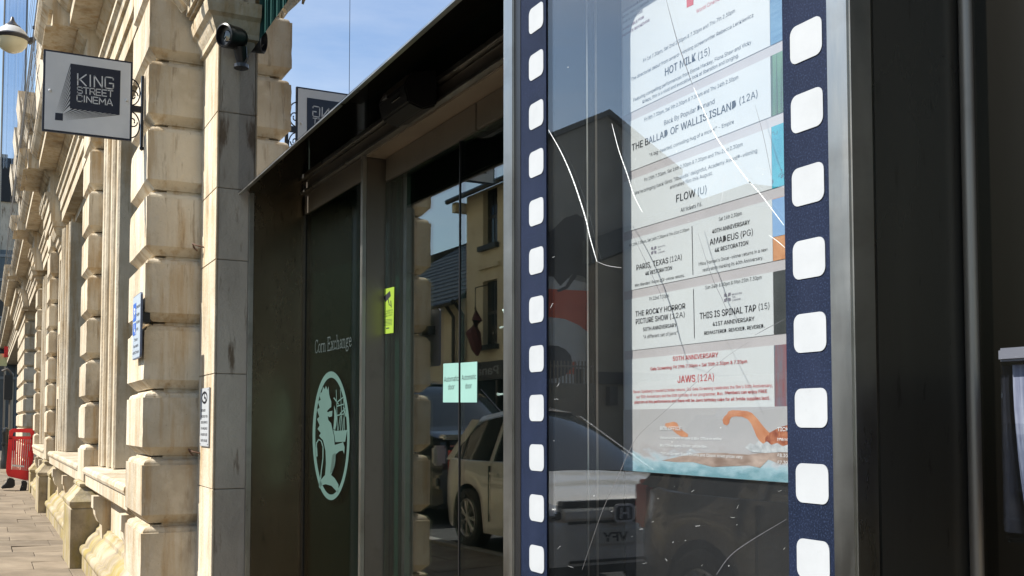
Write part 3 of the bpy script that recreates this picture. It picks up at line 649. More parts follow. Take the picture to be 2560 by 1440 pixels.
# automatic door sensor
se = thing('door_sensor', 'black automatic door sensor box under the header', 'sensor', E((-4.3, 1.6, 2.8)))
c0 = El(Epx(1065, 300)); 
g = G(); prof = [(YH - .035, 2.93), (YH - .16, 2.90), (YH - .19, 2.84), (YH - .17, 2.765), (YH - .10, 2.745), (YH - .035, 2.77)]
g.sweepx(prof, c0 - .12, c0 + .20); o = g.obj('housing', BLACK, se, bevel=.008, tr=E)
box('indicator_window', flat('sensor_window_grey', (.2, .21, .22), .2), se, c0 - .05, c0 - .0, YH - .196, YH - .190, 2.835, 2.85, tr=E)
box('lens_strip', CHROME, se, c0 + .05, c0 + .15, YH - .19, YH - .184, 2.80, 2.806, tr=E)
# mirror glass fascia
fa = thing('mirror_fascia', 'frameless mirror glass fascia above the doors reflecting sky and stonework', 'fascia', (-4, 1.345, 2.76))
box('mirror_panel', MIRROR, fa, -6.215, -4.105, 1.322, 1.334, 2.757, 3.52)
g = G(); g.box(-4.098, -1.2, 0, .012, 2.757, 3.52); o = g.obj('mirror_panel', MIRROR, fa, tr=lambda p: Vector((p.x, 1.322 + p.y + (p.x + 4.098) * .003, p.z)))
box('fascia_backing', flat('fascia_back_grey', (.09, .10, .09), .5), fa, -6.21, .3, 1.338, 1.35, 2.765, 3.5)
box('bottom_edge', STEEL, fa, -6.222, .3, 1.323, 1.343, 2.749, 2.756)
box('canopy_top', DKSTEEL, fa, -6.2, .3, 1.375, 1.75, 3.40, 3.45)
box('mirror_panel', MIRROR, fa, -1.19, 1.4, 1.332, 1.345, 2.757, 3.52)
# painted timber window above the canopy
gw = thing('green_window_screen', 'dark green painted timber screen above the mirror fascia', 'window', (-4, 1.7, 3.5))
box('screen_frame', GREENP, gw, -6.26, .4, 1.52, 1.58, 3.46, 4.8)
for i in range(46): box('mullion', GREENP, gw, -6.25 + i * .14, -6.25 + i * .14 + .04, 1.44, 1.515, 3.46, 4.8, .008)
for i in range(1, 44, 4): box('screen_pane', WINDK, gw, -6.2 + i * .14, -6.12 + i * .14, 1.505, 1.512, 3.6, 4.5)
# ------------------------------------------------------------------ display case
X0, X1 = -2.318, -1.146; ZB, ZT = .86, 2.72
dc = thing('display_case', 'tall steel poster case with glass front and blue film strip borders', 'display case', ((X0 + X1) / 2, 1.25, ZB))
FL0, FL1, FR0, FR1 = onD(1303, 600, YC).x, onD(1366, 600, YC).x, onD(1963, 600, YC).x, onD(2077, 600, YC).x
box('frame_left', STEEL, dc, X0, onD(1289, 600, YC).x, 1.150, 1.39, ZB, ZT, .003)
box('frame_right', STEEL, dc, FR1 + .002, X1, 1.150, 1.20, ZB, ZT, .004)
box('frame_top', STEEL, dc, X0 + .06, FR1, 1.150, 1.39, ZT - .07, ZT); box('frame_bottom', STEEL, dc, X0 + .06, FR1, 1.150, 1.39, ZB, ZB + .06)
for o in dc.children: pass
box('inner_lining', BLACK, dc, onD(1289, 600, YC).x + .001, FL0, 1.156, 1.38, ZB + .06, ZT - .07)
box('side_wall', noise_mat('case_side_lining', [(.3, (.016, .017, .016)), (.7, (.026, .027, .025))], 3, rough=.5, bump=.05, spec=.2), dc, FL0, FL1, 1.18, 1.368, ZB + .06, ZT - .07)
xl2 = FL1 + .001
# thin metal strips standing in for ghost reflection lines on the lining
yq = onX(1466, 700, FL1).y; box('ghost_reflection', STEEL, dc, FL1, FL1 + .0025, yq, yq + .004, ZB + .06, ZT - .2)
yq = onX(1490, 700, FL1).y; box('ghost_reflection', DKSTEEL, dc, FL1, FL1 + .0015, yq - .002, yq + .004, ZB + .06, ZT - .2)
box('side_cheek', CLAD, dc, X1 - .012, X1 - .001, 1.203, 1.3915, ZB, ZT)
box('side_cheek', CLAD, dc, X1 - .011, X1 - .002, 1.203, 1.39, 0.0, ZB)
box('backboard', BOARD, dc, FL1, X1 - .015, 1.372, 1.388, ZB + .06, ZT - .07)
pane = box('glass_pane', CASEGL, dc, FL0 + .002, FR1 - .002, 1.1605, 1.1665, ZB + .061, ZT - .071)
def film(x0, x1): return box('film_strip', FILM, dc, x0, x1, 1.1575, 1.1600, ZB + .062, ZT - .072)
film(FL0, FL1); film(FR0, FR1)
ztf = 2.585; box('film_strip', FILM, dc, FL1 + .0005, FR0 - .0005, 1.1576, 1.1600, ztf, ZT - .072)
def fillet(xc, zc, sx):
    p = [(0, 0)] + [(.05 * (1 - math.cos(R(90 * k / 6))), -.05 + .05 * 0 + .05 * (math.sin(R(90 * k / 6)) if 0 else 0)) for k in range(0)]
    pts = [(0, 0)] + [(.05 - .05 * math.sin(R(15 * k)), -(.05 - .05 * math.cos(R(15 * k)))) for k in range(7)]
    G().prism([(xc + sx * a, zc + b) for a, b in pts], lambda u, v, d: (u, d, v), 1.1577, 1.1600).obj('film_corner', FILM, dc)
fillet(FL1 + .0004, ztf - .0004, 1); fillet(FR0 - .0004, ztf - .0004, -1)
def perf(xc, zc):
    return None
pz_r = [onD(2020, y, YC).z for y in (100, 276, 462, 647, 832, 1020, 1208, 1397)]
pz_l = [onD(1342, y, YC).z for y in (45, 163, 287, 408, 530, 652, 774, 897, 1020, 1144, 1270, 1397)]
wpr = onD(2058, 600, YC).x - onD(1978, 600, YC).x; hpr = 97 * dist(onD(2020, 276, YC)) / FPX
G().prism(rrect(wpr, hpr, .014), lambda u, v, d: (u, d, v), 0, .0012).obj('film_perforation', WHITE, dc)
pr = [o for o in dc.children if o.name.startswith('film_perforation')][0]
xr_ = (onD(1980, 276, YC).x + onD(2059, 276, YC).x) / 2; xl_ = (onD(1325, 600, YC).x + onD(1360, 600, YC).x) / 2
pit = (pz_r[0] - pz_r[-1]) / 7
zr = [pz_r[0] + i * pit for i in (3, 2, 1)] + pz_r + [pz_r[-1] - pit, pz_r[-1] - 2 * pit]
pitl = (pz_l[0] - pz_l[-1]) / 11
zl = [pz_l[0] + pitl] + pz_l + [pz_l[-1] - pitl]
pr.location = (xr_, 1.1560, zr[0])
for xx, z in [(xr_, z) for z in zr[1:]] + [(xl_, z) for z in zl]:
    if z > ZT - .12 or z < ZB + .1: continue
    q = pr.copy(); C.objects.link(q); q.location = (xx, 1.1560, z)
pr.location = (xr_, 1.1560, zr[2])
# poster
YP = 1.366
po = thing('cinema_poster', 'large film listings poster behind glass with black and red text and a swimmer picture', 'poster', (-1.65, YP, 1.3))
Pp = lambda px, py: onD(px, py, YP)
zb_ = (onD(1568, 1178, YP).z + onD(1967, 1207, YP).z) / 2
xpl = FL1 + .004; 
box('poster_sheet', PAPERBG, po, xpl, xpl + .86, YP, YP + .002, zb_, ZT - .1)
xwl = onD(1572, 600, YP).x - .006; xwl = FL1 + .012
c1 = lambda x, y: (1300 + x / 3.2, y / 3.2); c2 = lambda x, y: (1300 + x / 3.2, 400 + y / 3.2); c3 = lambda x, y: (1300 + x / 2.4413, 850 + y / 2.4413)
zz = lambda a: Pp(*a).z
# white listing panels between the grey bands (level in the world)
xw1 = (Pp(1921, 200).x + Pp(1943, 900).x) / 2 
bands = [((838, 975), (2110, 340), c1), ((847, 1418), (2115, 940), c1), ((860, 620), (2118, 230), c2), ((870, 1085), (2120, 830), c2)]
bz = []
for L, Rr, cc in bands: bz.append((zz(cc(*L)) + zz(cc(*Rr))) / 2)
bz.append((zz(c3(672, 82)) + zz(c3(1570, 10))) / 2)
ztop = (zz(c1(840, 560)) + .0); hb = .0105 * 1
ztop = zz(c1(835, 525)) + .0
edges = [ztop + .13] + bz + [(zz(c3(672, 425)) + zz(c3(1570, 405))) / 2]
for i in range(6):
    zt_, zb2 = edges[i] - (hb if i else 0), edges[i + 1] + (hb if i < 5 else 0)
    box('listing_panel', PAPER, po, xwl, xw1, YP - .0012, YP - .0002, zb2, zt_)
# film still thumbnails (plain generic pictures) right of the panels
def grad(name, c0, c1_, sc=12, st=(1, 1, 1), third=None): return noise_mat(name, [(.35, c0), (.65, c1_)], sc, st, .5, bump=0, second=third)
TH_ = [grad('sea_picture', (.05, .15, .28), (.12, .25, .38), 14, (1, 1, 6)), grad('green_door_picture', (.06, .14, .07), (.14, .28, .16), 4, third=[(22, (6, 1, .2), (.03, .03, .02), .5, .6, .8)]), grad('teal_picture', (.01, .22, .32), (.03, .38, .46), 8, third=[(45, (1, 1, 1), (.02, .06, .09), .62, .66, .9)]),
       grad('desert_picture', (.42, .17, .07), (.55, .28, .14), 30), grad('night_picture', (.015, .018, .02), (.04, .045, .045), 10, third=[(40, (1, 1, 1), (.5, .6, .6), .74, .78, .8)]), grad('red_picture', (.25, .03, .03), (.10, .18, .22), 6, (6, 1, 1))]
for i in range(6):
    zt_, zb2 = edges[i] - (hb if i else 0), edges[i + 1] + (hb if i < 5 else 0)
    box('film_still', TH_[i], po, xw1 + .001, xw1 + .18, YP - .0012, YP - .0002, zb2, zt_)
box('film_still', grad('pale_sky_picture', (.12, .25, .5), (.25, .40, .6), 5), po, xw1 + .001, xw1 + .18, YP - .0018, YP - .0012, edges[3] - hb - .075, edges[3] - hb - .001)
# text
LINES = [  # text, L, R, cap, bold, crop
 ('WITH TWO SCREENS', (820, 145), (1035, 30), 20, .006, c1, 1), ('BAR & LOUNGE', (825, 190), (985, 103), 20, .006, c1, 1), ('AVAILABLE FOR', (825, 245), (995, 150), 20, .006, c1, 3), ('PRIVATE BOOKINGS', (822, 298), (1040, 172), 20, .006, c1, 3), ('CINEMA AND EVENTS', (822, 100), (1040, -20), 20, .006, c1, 1),
 ('World Cinema', (1415, 105), (1600, 8), 32, 0, c1, 2),
 ('Fri 1st 7.30pm, Sat 2nd 2.30pm & 7.30pm and Thu 7th 2.30pm', (990, 500), (1725, 100), 30, 0, c1, 0),
 ('The directorial debut from award-winning screenwriter Rebecca Lenkiewicz', (893, 655), (1872, 130), 30, 0, c1, 0),
 ('HOT MILK', (1165, 605), (1410, 488), 62, .018, c1, 0), ('(15)', (1430, 480), (1522, 437), 60, 0, c1, 0),
 ('Featuring compelling performances from Emma Mackey, Fiona Shaw and Vicky', (912, 820), (1855, 345), 30, 0, c1, 0),
 ('Krieps, this is a vivid and evocative look at liberation and longing.', (985, 838), (1755, 445), 30, 0, c1, 0),
 ('Fri 8th 7.30pm, Sat 9th 2.30pm & 7.30pm and Thu 14th 2.30pm', (1000, 980), (1750, 622), 30, 0, c1, 0),
 ('Back By Popular Demand', (1157, 1008), (1560, 825), 40, 0, c1, 0),
 ('THE BALLAD OF WALLIS ISLAND', (900, 1222), (1737, 845), 58, .018, c1, 0), ('(12A)', (1760, 840), (1905, 775), 58, 0, c1, 0),
 ('"A big-hearted, consoling hug of a movie!" - Empire', (1040, 1258), (1715, 985), 30, 0, c1, 0),
 ('Fri 15th 7.30pm, Sat 16th 2.30pm & 7.30pm and Thu 21st 2.30pm', (1000, 1460), (1785, 1160), 29, 0, c1, 0),
 ("We're bringing back Gints Zilbalodis' delightful, Academy Award®-winning", (922, 1567), (1902, 1212), 30, 0, c1, 0),
 ('animated film this August.', (1203, 238), (1545, 113), 30, 0, c2, 0),
 ('FLOW', (1255, 338), (1408, 292), 60, .018, c2, 0), ('(U)', (1427, 285), (1497, 262), 60, 0, c2, 0), ('All tickets £6.', (1290, 418), (1462, 367), 32, 0, c2, 0),
 ('Fri 15th 7.30pm, Sat 16th 7.30pm & Thu 21st 2.30pm', (880, 697), (1357, 562), 23, 0, c2, 0),
 ('BRIGHTEN', (1107, 703), (1165, 690), 11, 0, c2, 1), ('THE', (1107, 725), (1130, 720), 11, 0, c2, 1), ('CORNERS', (1107, 748), (1163, 736), 11, 0, c2, 1),
 ('PARIS, TEXAS', (937, 884), (1190, 823), 44, .018, c2, 0), ('(12A)', (1204, 818), (1298, 797), 44, 0, c2, 0), ('4K RESTORATION', (1008, 924), (1220, 876), 30, .010, c2, 0),
 ("Wim Wenders' Palme d'Or-winner returns.", (922, 1020), (1320, 932), 25, 0, c2, 0),
 ('Sat 16th 2.30pm', (1595, 490), (1778, 440), 30, 0, c2, 0), ('40TH ANNIVERSARY', (1543, 588), (1843, 512), 33, .012, c2, 0), ('AMADEUS', (1523, 682), (1752, 628), 50, .018, c2, 0), ('(PG)', (1770, 622), (1868, 600), 50, 0, c2, 0),
 ('4K RESTORATION', (1563, 740), (1830, 675), 33, .012, c2, 0), ("Milos Forman's Oscar-winner returns in a new", (1435, 850), (1985, 725), 28, 0, c2, 0), ('restoration marking its 40th Anniversary.', (1467, 895), (1950, 793), 28, 0, c2, 0),
 ('Fri 22nd 7.30pm', (1040, 1128), (1195, 1095), 28, 0, c2, 0), ('THE ROCKY HORROR', (928, 1254), (1327, 1187), 42, .018, c2, 0), ('PICTURE SHOW', (932, 1316), (1190, 1275), 42, .018, c2, 0), ('(12A)', (1204, 1272), (1322, 1255), 42, 0, c2, 0),
 ('50TH ANNIVERSARY', (990, 1373), (1257, 1332), 30, .010, c2, 0), ('"A different set of jaws"', (990, 1432), (1265, 1395), 28, 0, c2, 0),
 ('Sun 24th 6.00pm & Mon 25th 7.30pm', (1487, 1038), (1937, 950), 30, 0, c2, 0), ('BRIGHTEN', (1700, 1085), (1778, 1070), 14, 0, c2, 1), ('THE', (1700, 1107), (1728, 1102), 14, 0, c2, 1), ('CORNERS', (1700, 1130), (1772, 1117), 14, 0, c2, 1),
 ('THIS IS SPINAL TAP', (1443, 1277), (1893, 1206), 52, .018, c2, 0), ('(15)', (1914, 1202), (2000, 1188), 50, 0, c2, 0), ('41ST ANNIVERSARY', (1547, 1332), (1880, 1282), 33, .012, c2, 0), ('REMASTERED. REMIXED. REVERED.', (1480, 1402), (1962, 1338), 28, .008, c2, 0),
 ('50TH ANNIVERSARY', (937, 130), (1213, 102), 28, .014, c3, 2), ('Gala Screening: Fri 29th 7.00pm + Sat 30th 2.30pm & 7.30pm', (800, 188), (1390, 138), 20, .008, c3, 2), ('JAWS', (965, 262), (1073, 254), 42, .018, c3, 2), ('(12A)', (1088, 253), (1187, 246), 42, 0, c3, 2),
 ("Steven Spielberg's masterful thriller returns. Our Gala Screening celebrates the film's 50th Anniversary,", (693, 325), (1545, 286), 19, 0, c3, 2),
 ('our 50th Anniversary and the 50th birthday of our programmer, Dan. ', (713, 358), (1245, 334), 19, 0, c3, 2), ('Members can enjoy FREE', (1255, 333), (1512, 321), 20, .012, c3, 2),
 ('popcorn at this performance and there will be Jaws birthday cake for all (while supplies last).', (703, 392), (1530, 358), 19, .012, c3, 2)]
mats_t = {0: ('printed_text', INK), 1: ('grey_text', GREYINK), 2: ('red_text', REDINK), 3: ('maroon_text', flat('maroon_ink', (.20, .07, .10), .6))}
acc = {}
for tx, L, Rr, cap, bold, cc, k in LINES:
    s = 2.4413 if cc is c3 else 3.2
    g = acc.setdefault(k, G()); px_text(g, tx, Pp, cc(*L), cc(*Rr), cap / s, bold, .0016)
for k, g in acc.items(): g.obj(mats_t[k][0], mats_t[k][1], po)
g = G(); fp2 = lambda u, v: Pp(u, v) + Vector((0, -.0016, 0))
for a, b in ((c2(1380, 530), c2(1388, 918)), (c2(1392, 1035), c2(1400, 1425))): ribbon(g, [a, b], 1.6, fp2)
g.obj('divider_line', INK, po)
for (x0, y0, x1, y1) in ((1053, 693, 1095, 752), (1637, 1065, 1690, 1132)):
    g = G(); mxx, myy = (x0 + x1) / 2, (y0 + y1) / 2; w, hh = (x1 - x0) / 2, (y1 - y0) / 2
    for sx in (-1, 1):
        for sy in (-1, 1):
            pts = [(mxx + sx * w * .08, myy + sy * hh * .10), (mxx + sx * w, myy + sy * hh * .3), (mxx + sx * w, myy + sy * hh), (mxx + sx * w * .3, myy + sy * hh)]
            pts = [(u, v - (u - mxx) * .2) for u, v in pts]; g.add([fp2(*c2(*p)) for p in pts], [(0, 1, 2, 3)])
    g.obj('square_emblem', GREYINK, po)
g = G(); g.add([fp2(*c1(*p)) for p in [(1336, -30), (1392, -55), (1392, 38), (1338, 64)]], [(0, 1, 2, 3)]); g.obj('red_emblem', REDINK, po)
# swimmer picture at the foot
zt_ = edges[-1]
m, n_, l_, b_ = new_mat('foot_picture_water')
gg = n_.new('ShaderNodeNewGeometry'); sx_ = n_.new('ShaderNodeSeparateXYZ'); l_.new(gg.outputs['Position'], sx_.inputs[0])
mr = n_.new('ShaderNodeMapRange'); mr.inputs[1].default_value = zb_; mr.inputs[2].default_value = zt_; l_.new(sx_.outputs[2], mr.inputs[0])
tn = n_.new('ShaderNodeTexNoise'); tn.inputs['Scale'].default_value = 22; tn.inputs['Detail'].default_value = 8; mpp = n_.new('ShaderNodeMapping'); mpp.inputs['Scale'].default_value = (1, 1, 2.2); l_.new(gg.outputs['Position'], mpp.inputs[0]); l_.new(mpp.outputs[0], tn.inputs[0])
ma = n_.new('ShaderNodeMath'); ma.operation = 'MULTIPLY_ADD'; ma.inputs[1].default_value = .55; l_.new(tn.outputs[0], ma.inputs[0]); l_.new(mr.outputs[0], ma.inputs[2])
crr = n_.new('ShaderNodeValToRGB'); e = crr.color_ramp.elements; e[0].position = .30; e[0].color = (.14, .28, .33, 1); e[1].position = 1.0; e[1].color = (.37, .365, .375, 1)
for p, c in ((.45, (.30, .44, .50)), (.55, (.42, .46, .50)), (.62, (.36, .34, .345)), (.72, (.40, .39, .40))): q = e.new(p); q.color = rgb(c)
l_.new(ma.outputs[0], crr.inputs[0]); l_.new(crr.outputs[0], b_.inputs['Base Color']); b_.inputs['Roughness'].default_value = .5
box('swimmer_picture', m, po, xpl + .001, xpl + .859, YP - .0015, YP - .0002, zb_ + .001, zt_)
f3 = lambda eps: (lambda u, v: Pp(*c3(u, v)) + Vector((0, -eps, 0)))
arm = [(1246, 512), (1240, 488), (1250, 468), (1268, 452), (1276, 436), (1300, 428), (1345, 430), (1392, 434), (1420, 446), (1452, 478), (1484, 520), (1512, 552), (1528, 566), (1545, 600), (1540, 640), (1505, 642), (1470, 622), (1448, 588), (1432, 548), (1416, 512), (1394, 484), (1360, 468), (1320, 466), (1296, 470), (1284, 486), (1282, 506), (1266, 522)]
g = G(); g.add([f3(.0019)(*p) for p in arm], [tuple(range(len(arm)))]); g.obj('swimmer_arm', SKIN, po)
arm2 = [(888, 522), (893, 508), (915, 505), (940, 498), (962, 506), (972, 525), (1000, 555), (1030, 575), (1028, 592), (990, 590), (960, 572), (930, 545), (905, 535)]
g = G(); g.add([f3(.0019)(*p) for p in arm2], [tuple(range(len(arm2)))]); g.obj('swimmer_arm', SKIN, po)
torso = [(1500, 600), (1528, 566), (1560, 548), (1600, 530), (1650, 515), (1720, 520), (1720, 665), (1640, 655), (1590, 662), (1545, 655), (1505, 645)]
g = G(); g.add([f3(.0021)(*p) for p in torso], [tuple(range(len(torso)))]); g.obj('swimmer_torso', noise_mat('printed_wet_red', [(.35, (.16, .03, .02)), (.55, (.36, .12, .06)), (.7, (.50, .24, .14))], 60, (1, 1, .6), .5, bump=0), po)
spl = [(1380, 655), (1410, 628), (1440, 640), (1462, 612), (1490, 634), (1512, 618), (1540, 640), (1575, 628), (1610, 648), (1650, 636), (1720, 650), (1720, 690), (1600, 684), (1500, 690), (1420, 684)]
g = G(); g.add([f3(.0024)(*p) for p in spl], [tuple(range(len(spl)))]); g.obj('water_splash', noise_mat('printed_foam', [(.35, (.34, .36, .38)), (.65, (.52, .54, .56))], 60, rough=.5, bump=0), po)
body = [(870, 735), (960, 715), (1100, 690), (1250, 690), (1400, 700), (1480, 690), (1530, 660), (1600, 650), (1700, 660), (1700, 740), (1600, 760), (1520, 730), (1470, 780), (1400, 765), (1300, 770), (1180, 775), (1060, 745), (950, 745)]
g = G(); g.add([f3(.0019)(*p) for p in body], [tuple(range(len(body)))]); g.obj('swimmer_body', noise_mat('wet_body_print', [(.3, (.22, .15, .12)), (.7, (.46, .36, .31))], 18, (1, 1, 3), .5, bump=0), po)
g = G()
for tx, L, Rr, cap, bd in (('BOX OFFICE', (862, 550), (990, 551), 22, .014), ('Advance tickets on sale at Box Office or online.', (862, 604), (1240, 612), 16, 0), ('Box Office opens 30 min before film.', (862, 650), (1148, 659), 16, 0), ('*Art on Screen, Event Cinema and Classic ticket prices vary.', (865, 700), (1368, 722), 18, 0),
                           ('TICKETS', (1578, 553), (1700, 560), 24, .014), ('Members', (1578, 612), (1690, 620), 18, 0), ('£8.30', (1578, 712), (1640, 717), 20, 0), ('£7.30', (1578, 755), (1640, 760), 20, 0)):
    px_text(g, tx, Pp, c3(*L), c3(*Rr), cap / 2.4413, bd, .0026)
g.obj('white_text', WINK, po)
# cracks in the case glass
crk = thing('glass_cracks', 'long white curved cracks and scratches running through the case glass', 'cracks', (-1.8, YC, 1.2))
fg = lambda u, v: onD(u, v, 1.1602)
def crack(pts, w, m, name='crack'):
    g = G(); P3 = pts
    # smooth through points
    out = []
    for i in range(len(P3) - 1):
        p0 = P3[max(i - 1, 0)]; p1 = P3[i]; p2 = P3[i + 1]; p3 = P3[min(i + 2, len(P3) - 1)]
        for k in range(5):
            t = k / 5; out.append(tuple(.5 * (2 * p1[j] + (-p0[j] + p2[j]) * t + (2 * p0[j] - 5 * p1[j] + 4 * p2[j] - p3[j]) * t * t + (-p0[j] + 3 * p1[j] - 3 * p2[j] + p3[j]) * t ** 3) for j in (0, 1)))
    out.append(P3[-1]); n = len(out)
    for i in range(n - 1):
        ww = w * (.35 + .65 * math.sin(math.pi * (i + .5) / n)); ribbon(g, out[i:i + 2], ww, fg)
    g.obj(name, m, crk)
SCR = flat('bright_glass_edge', (.85, .87, .86), .4); SCRD = flat('dark_glass_edge', (.10, .10, .11), .4)
crack([c1(228, 1040), c1(330, 1220), c1(425, 1440), c2(520, 450), c2(560, 620), c2(615, 812)], 2.6, SCR)
crack([c1(735, 990), c1(790, 1200), c2(860, 120), c2(910, 280), c2(978, 415)], 2.0, SCR)
crack([c1(1170, 0), c1(1250, 300), c1(1310, 480), c1(1380, 680)], 2.0, SCRD)
crack([c1(1390, 700), c1(1460, 860), c1(1560, 1080), c1(1700, 1280), c1(1820, 1440), c2(1850, 190), c2(1930, 280), c2(2020, 400), c2(2110, 520)], 2.8, SCR)
crack([c3(1400, 10), c3(1250, 110), c3(1090, 245), c3(890, 430), c3(730, 575), c3(660, 690), c3(600, 830), c3(500, 1050), c3(380, 1400)], 1.2, flat('grey_glass_edge', (.15, .145, .145), .4))
crack([c3(1625, 1095), c3(1400, 1230), c3(1280, 1320), c3(1200, 1430)], 2.2, SCRD)
crack([c2(1990, 600), c2(2060, 650), c2(2118, 700)], 1.6, SCR); crack([c2(615, 812), c2(700, 845), c2(810, 862)], 1.2, flat('faint_glass_edge', (.4, .4, .4), .4))
crack([c2(880, 560), c2(980, 760), c2(1060, 930), c2(1150, 1130)], 1.1, SCRD); crack([c2(1425, 590), c2(1530, 920), c2(1620, 1120), c2(1680, 1260)], 1.1, SCRD); crack([c1(1880, 840), c1(1950, 1100), c1(2010, 1400)], 1.0, SCRD)
crack([c2(2115, 1275), c2(1990, 1340), c2(1880, 1400)], 1.4, SCRD)
rg = random.Random(9)
g = G()
for i in range(40):
    x0 = rg.uniform(1370, 1960); y0 = rg.uniform(1215, 1440) if rg.random() < .4 else rg.uniform(150, 1200)
    if rg.random() < .3: L_ = rg.uniform(1, 3); ww = rg.uniform(.6, 1.5)
    else: L_ = rg.uniform(3, 14); ww = rg.uniform(.2, .45)
    a = rg.uniform(-.9, .5); p = [(x0, y0)]
    for k in range(3): a += rg.uniform(-.5, .5); p.append((p[-1][0] + L_ / 3 * math.cos(a), p[-1][1] + L_ / 3 * math.sin(a)))
    ribbon(g, p, ww, fg)
o = g.obj('fine_scratches', SCR, crk); o['kind'] = 'stuff'
# white squiggles
for q in ([(1880, 80), (1900, 60), (1945, 75), (1975, 70), (1990, 60)], [(1600, 365), (1620, 280), (1625, 180), (1650, 110)], [(1690, 90), (1720, 110), (1740, 190), (1770, 150), (1790, 130)], [(1510, 320), (1505, 260), (1540, 180), (1580, 150)]):
    crack([c2(*p) for p in q], 0.8, flat('faint_white_mark', (.5, .52, .53), .5), 'scratch')
# ------------------------------------------------------------------ right-hand cladding and leaflet holder
cl = thing('wall_cladding', 'dark brushed metal wall cladding right of the display case with rounded vertical bead', 'cladding', (0, 1.4, 0))
xb0, xb1 = onD(2418, 1000, 1.39).x, onD(2446, 1000, 1.39).x
box('cladding_panel', noise_mat('shade_darkened_cladding', [(.3, (.06, .054, .044)), (.7, (.085, .076, .062))], .9, (1, 1, .3), .25, 1, .01, 120), cl, xb1, 1.4, 1.392, 1.43, 0, 2.745)  # darker copy of the cladding, shade put into its base colour
G().tube([(xb0 + .012, 1.392, 0), (xb0 + .012, 1.392, 2.74)], .012, 14).obj('rounded_bead', DKSTEEL, cl, smooth=True)
box('cladding_panel', CLAD, cl, X0 - 0.0, xb0 - .001, 1.394, 1.43, 0, 2.745)
box('cladding_panel', CLAD, cl, 1.41, 4, 1.392, 1.43, 0, 3.4)
lh = thing('leaflet_holder', 'clear acrylic wall holder packed with pale leaflets', 'leaflet holder', (-.85, 1.3, 1.2))
xh = -.94; Pc = onX(2492, 871, xh); Pb = onX(2540, 1352, xh)
zt2, zb3 = Pc.z, Pb.z
yf_ = Pc.y; yb2 = 1.39
box('holder_cap', flat('pale_grey_acrylic', (.10, .105, .125), .3), lh, xh, xh + .22, yf_, yf_ + .05, zt2 - .022 * .8, zt2, .003)
box('side_panel', ACRYL, lh, xh, xh + .003, yf_ + .006, yb2, zb3, zt2 - .02)
box('front_panel', ACRYL, lh, xh + .003, xh + .22, yf_ + .01, yf_ + .013, zb3, zt2 - .10)
box('holder_back', ACRYL, lh, xh - .03, xh + .25, 1.386, 1.3905, zb3 - .02, zt2 - .01)
box('holder_base', ACRYL, lh, xh, xh + .22, yf_ + .014, yb2, zb3, zb3 + .004)
LEAF = noise_mat('shade_tinted_leaflet_paper', [(.35, (.06, .07, .12)), (.65, (.20, .22, .28))], 130, (1, 1, .02), .6, bump=0)  # low bluish base colour paints in the shade on the leaflets
m0 = None
for i in range(26):
    g = G(); y0 = yf_ + .022 + i * .0065; pts = []
    for k in range(9):
        z = zb3 + .008 + (zt2 - .03 - zb3) * k / 8; bow = .028 * (1 - (k / 8)) ** 2 * (1 - i / 40)
        pts.append((y0 + bow * .9 + rg.uniform(-.0003, .0003), z))
    vs = [(xh + .006 + (i % 3) * .0012, y, z) for y, z in pts] + [(xh + .205, y, z) for y, z in pts] + [(xh + .006 + (i % 3) * .0012, y + .0035, z) for y, z in pts] + [(xh + .205, y + .0035, z) for y, z in pts]
    fs = []
    for k in range(8): fs += [(k, k + 1, k + 10, k + 9), (k + 18, k + 27, k + 28, k + 19), (k, k + 18, k + 19, k + 1), (k + 9, k + 10, k + 28, k + 27)]
    fs += [(8, 26, 35, 17), (0, 9, 27, 18)]
    t = None
    g.add(vs, fs); o = g.obj('leaflet', LEAF); tag(o, 'printed leaflet with bluish shade put into its colour, standing in the tightly packed clear wall holder', 'leaflet', 'leaflets packed in the clear holder')
# ------------------------------------------------------------------ hanging cinema sign
XS = -6.9
sg = thing('cinema_sign', 'square white projecting cinema sign with black light-beam logo', 'sign', (XS, .53, 3.2))
ps = [onX(110, 122, XS), onX(332, 155, XS), onX(329, 351, XS), onX(104, 328, XS)]
y0s, y1s = (ps[0].y + ps[3].y) / 2, (ps[1].y + ps[2].y) / 2; z1s, z0s = (ps[0].z + ps[1].z) / 2, (ps[2].z + ps[3].z) / 2
box('board', NAVY, sg, XS - .022, XS, y0s, y1s, z0s, z1s, .002)
box('board_face', SIGNW, sg, XS, XS + .003, y0s + .012, y1s - .012, z0s + .012, z1s - .012)
box('board_face', SIGNW, sg, XS - .025, XS - .022, y0s + .012, y1s - .012, z0s + .012, z1s - .012)
for yy, zf in ((y0s + .04, .5), (y1s - .035, .5)): G().lathe([(0, .012), (.006, .010), (.009, .004), (.009, 0)], (XS + .003, yy, z0s + (z1s - z0s) * zf), (1, 0, 0), 10).obj('screw_cap', SIGNW, sg, smooth=True)
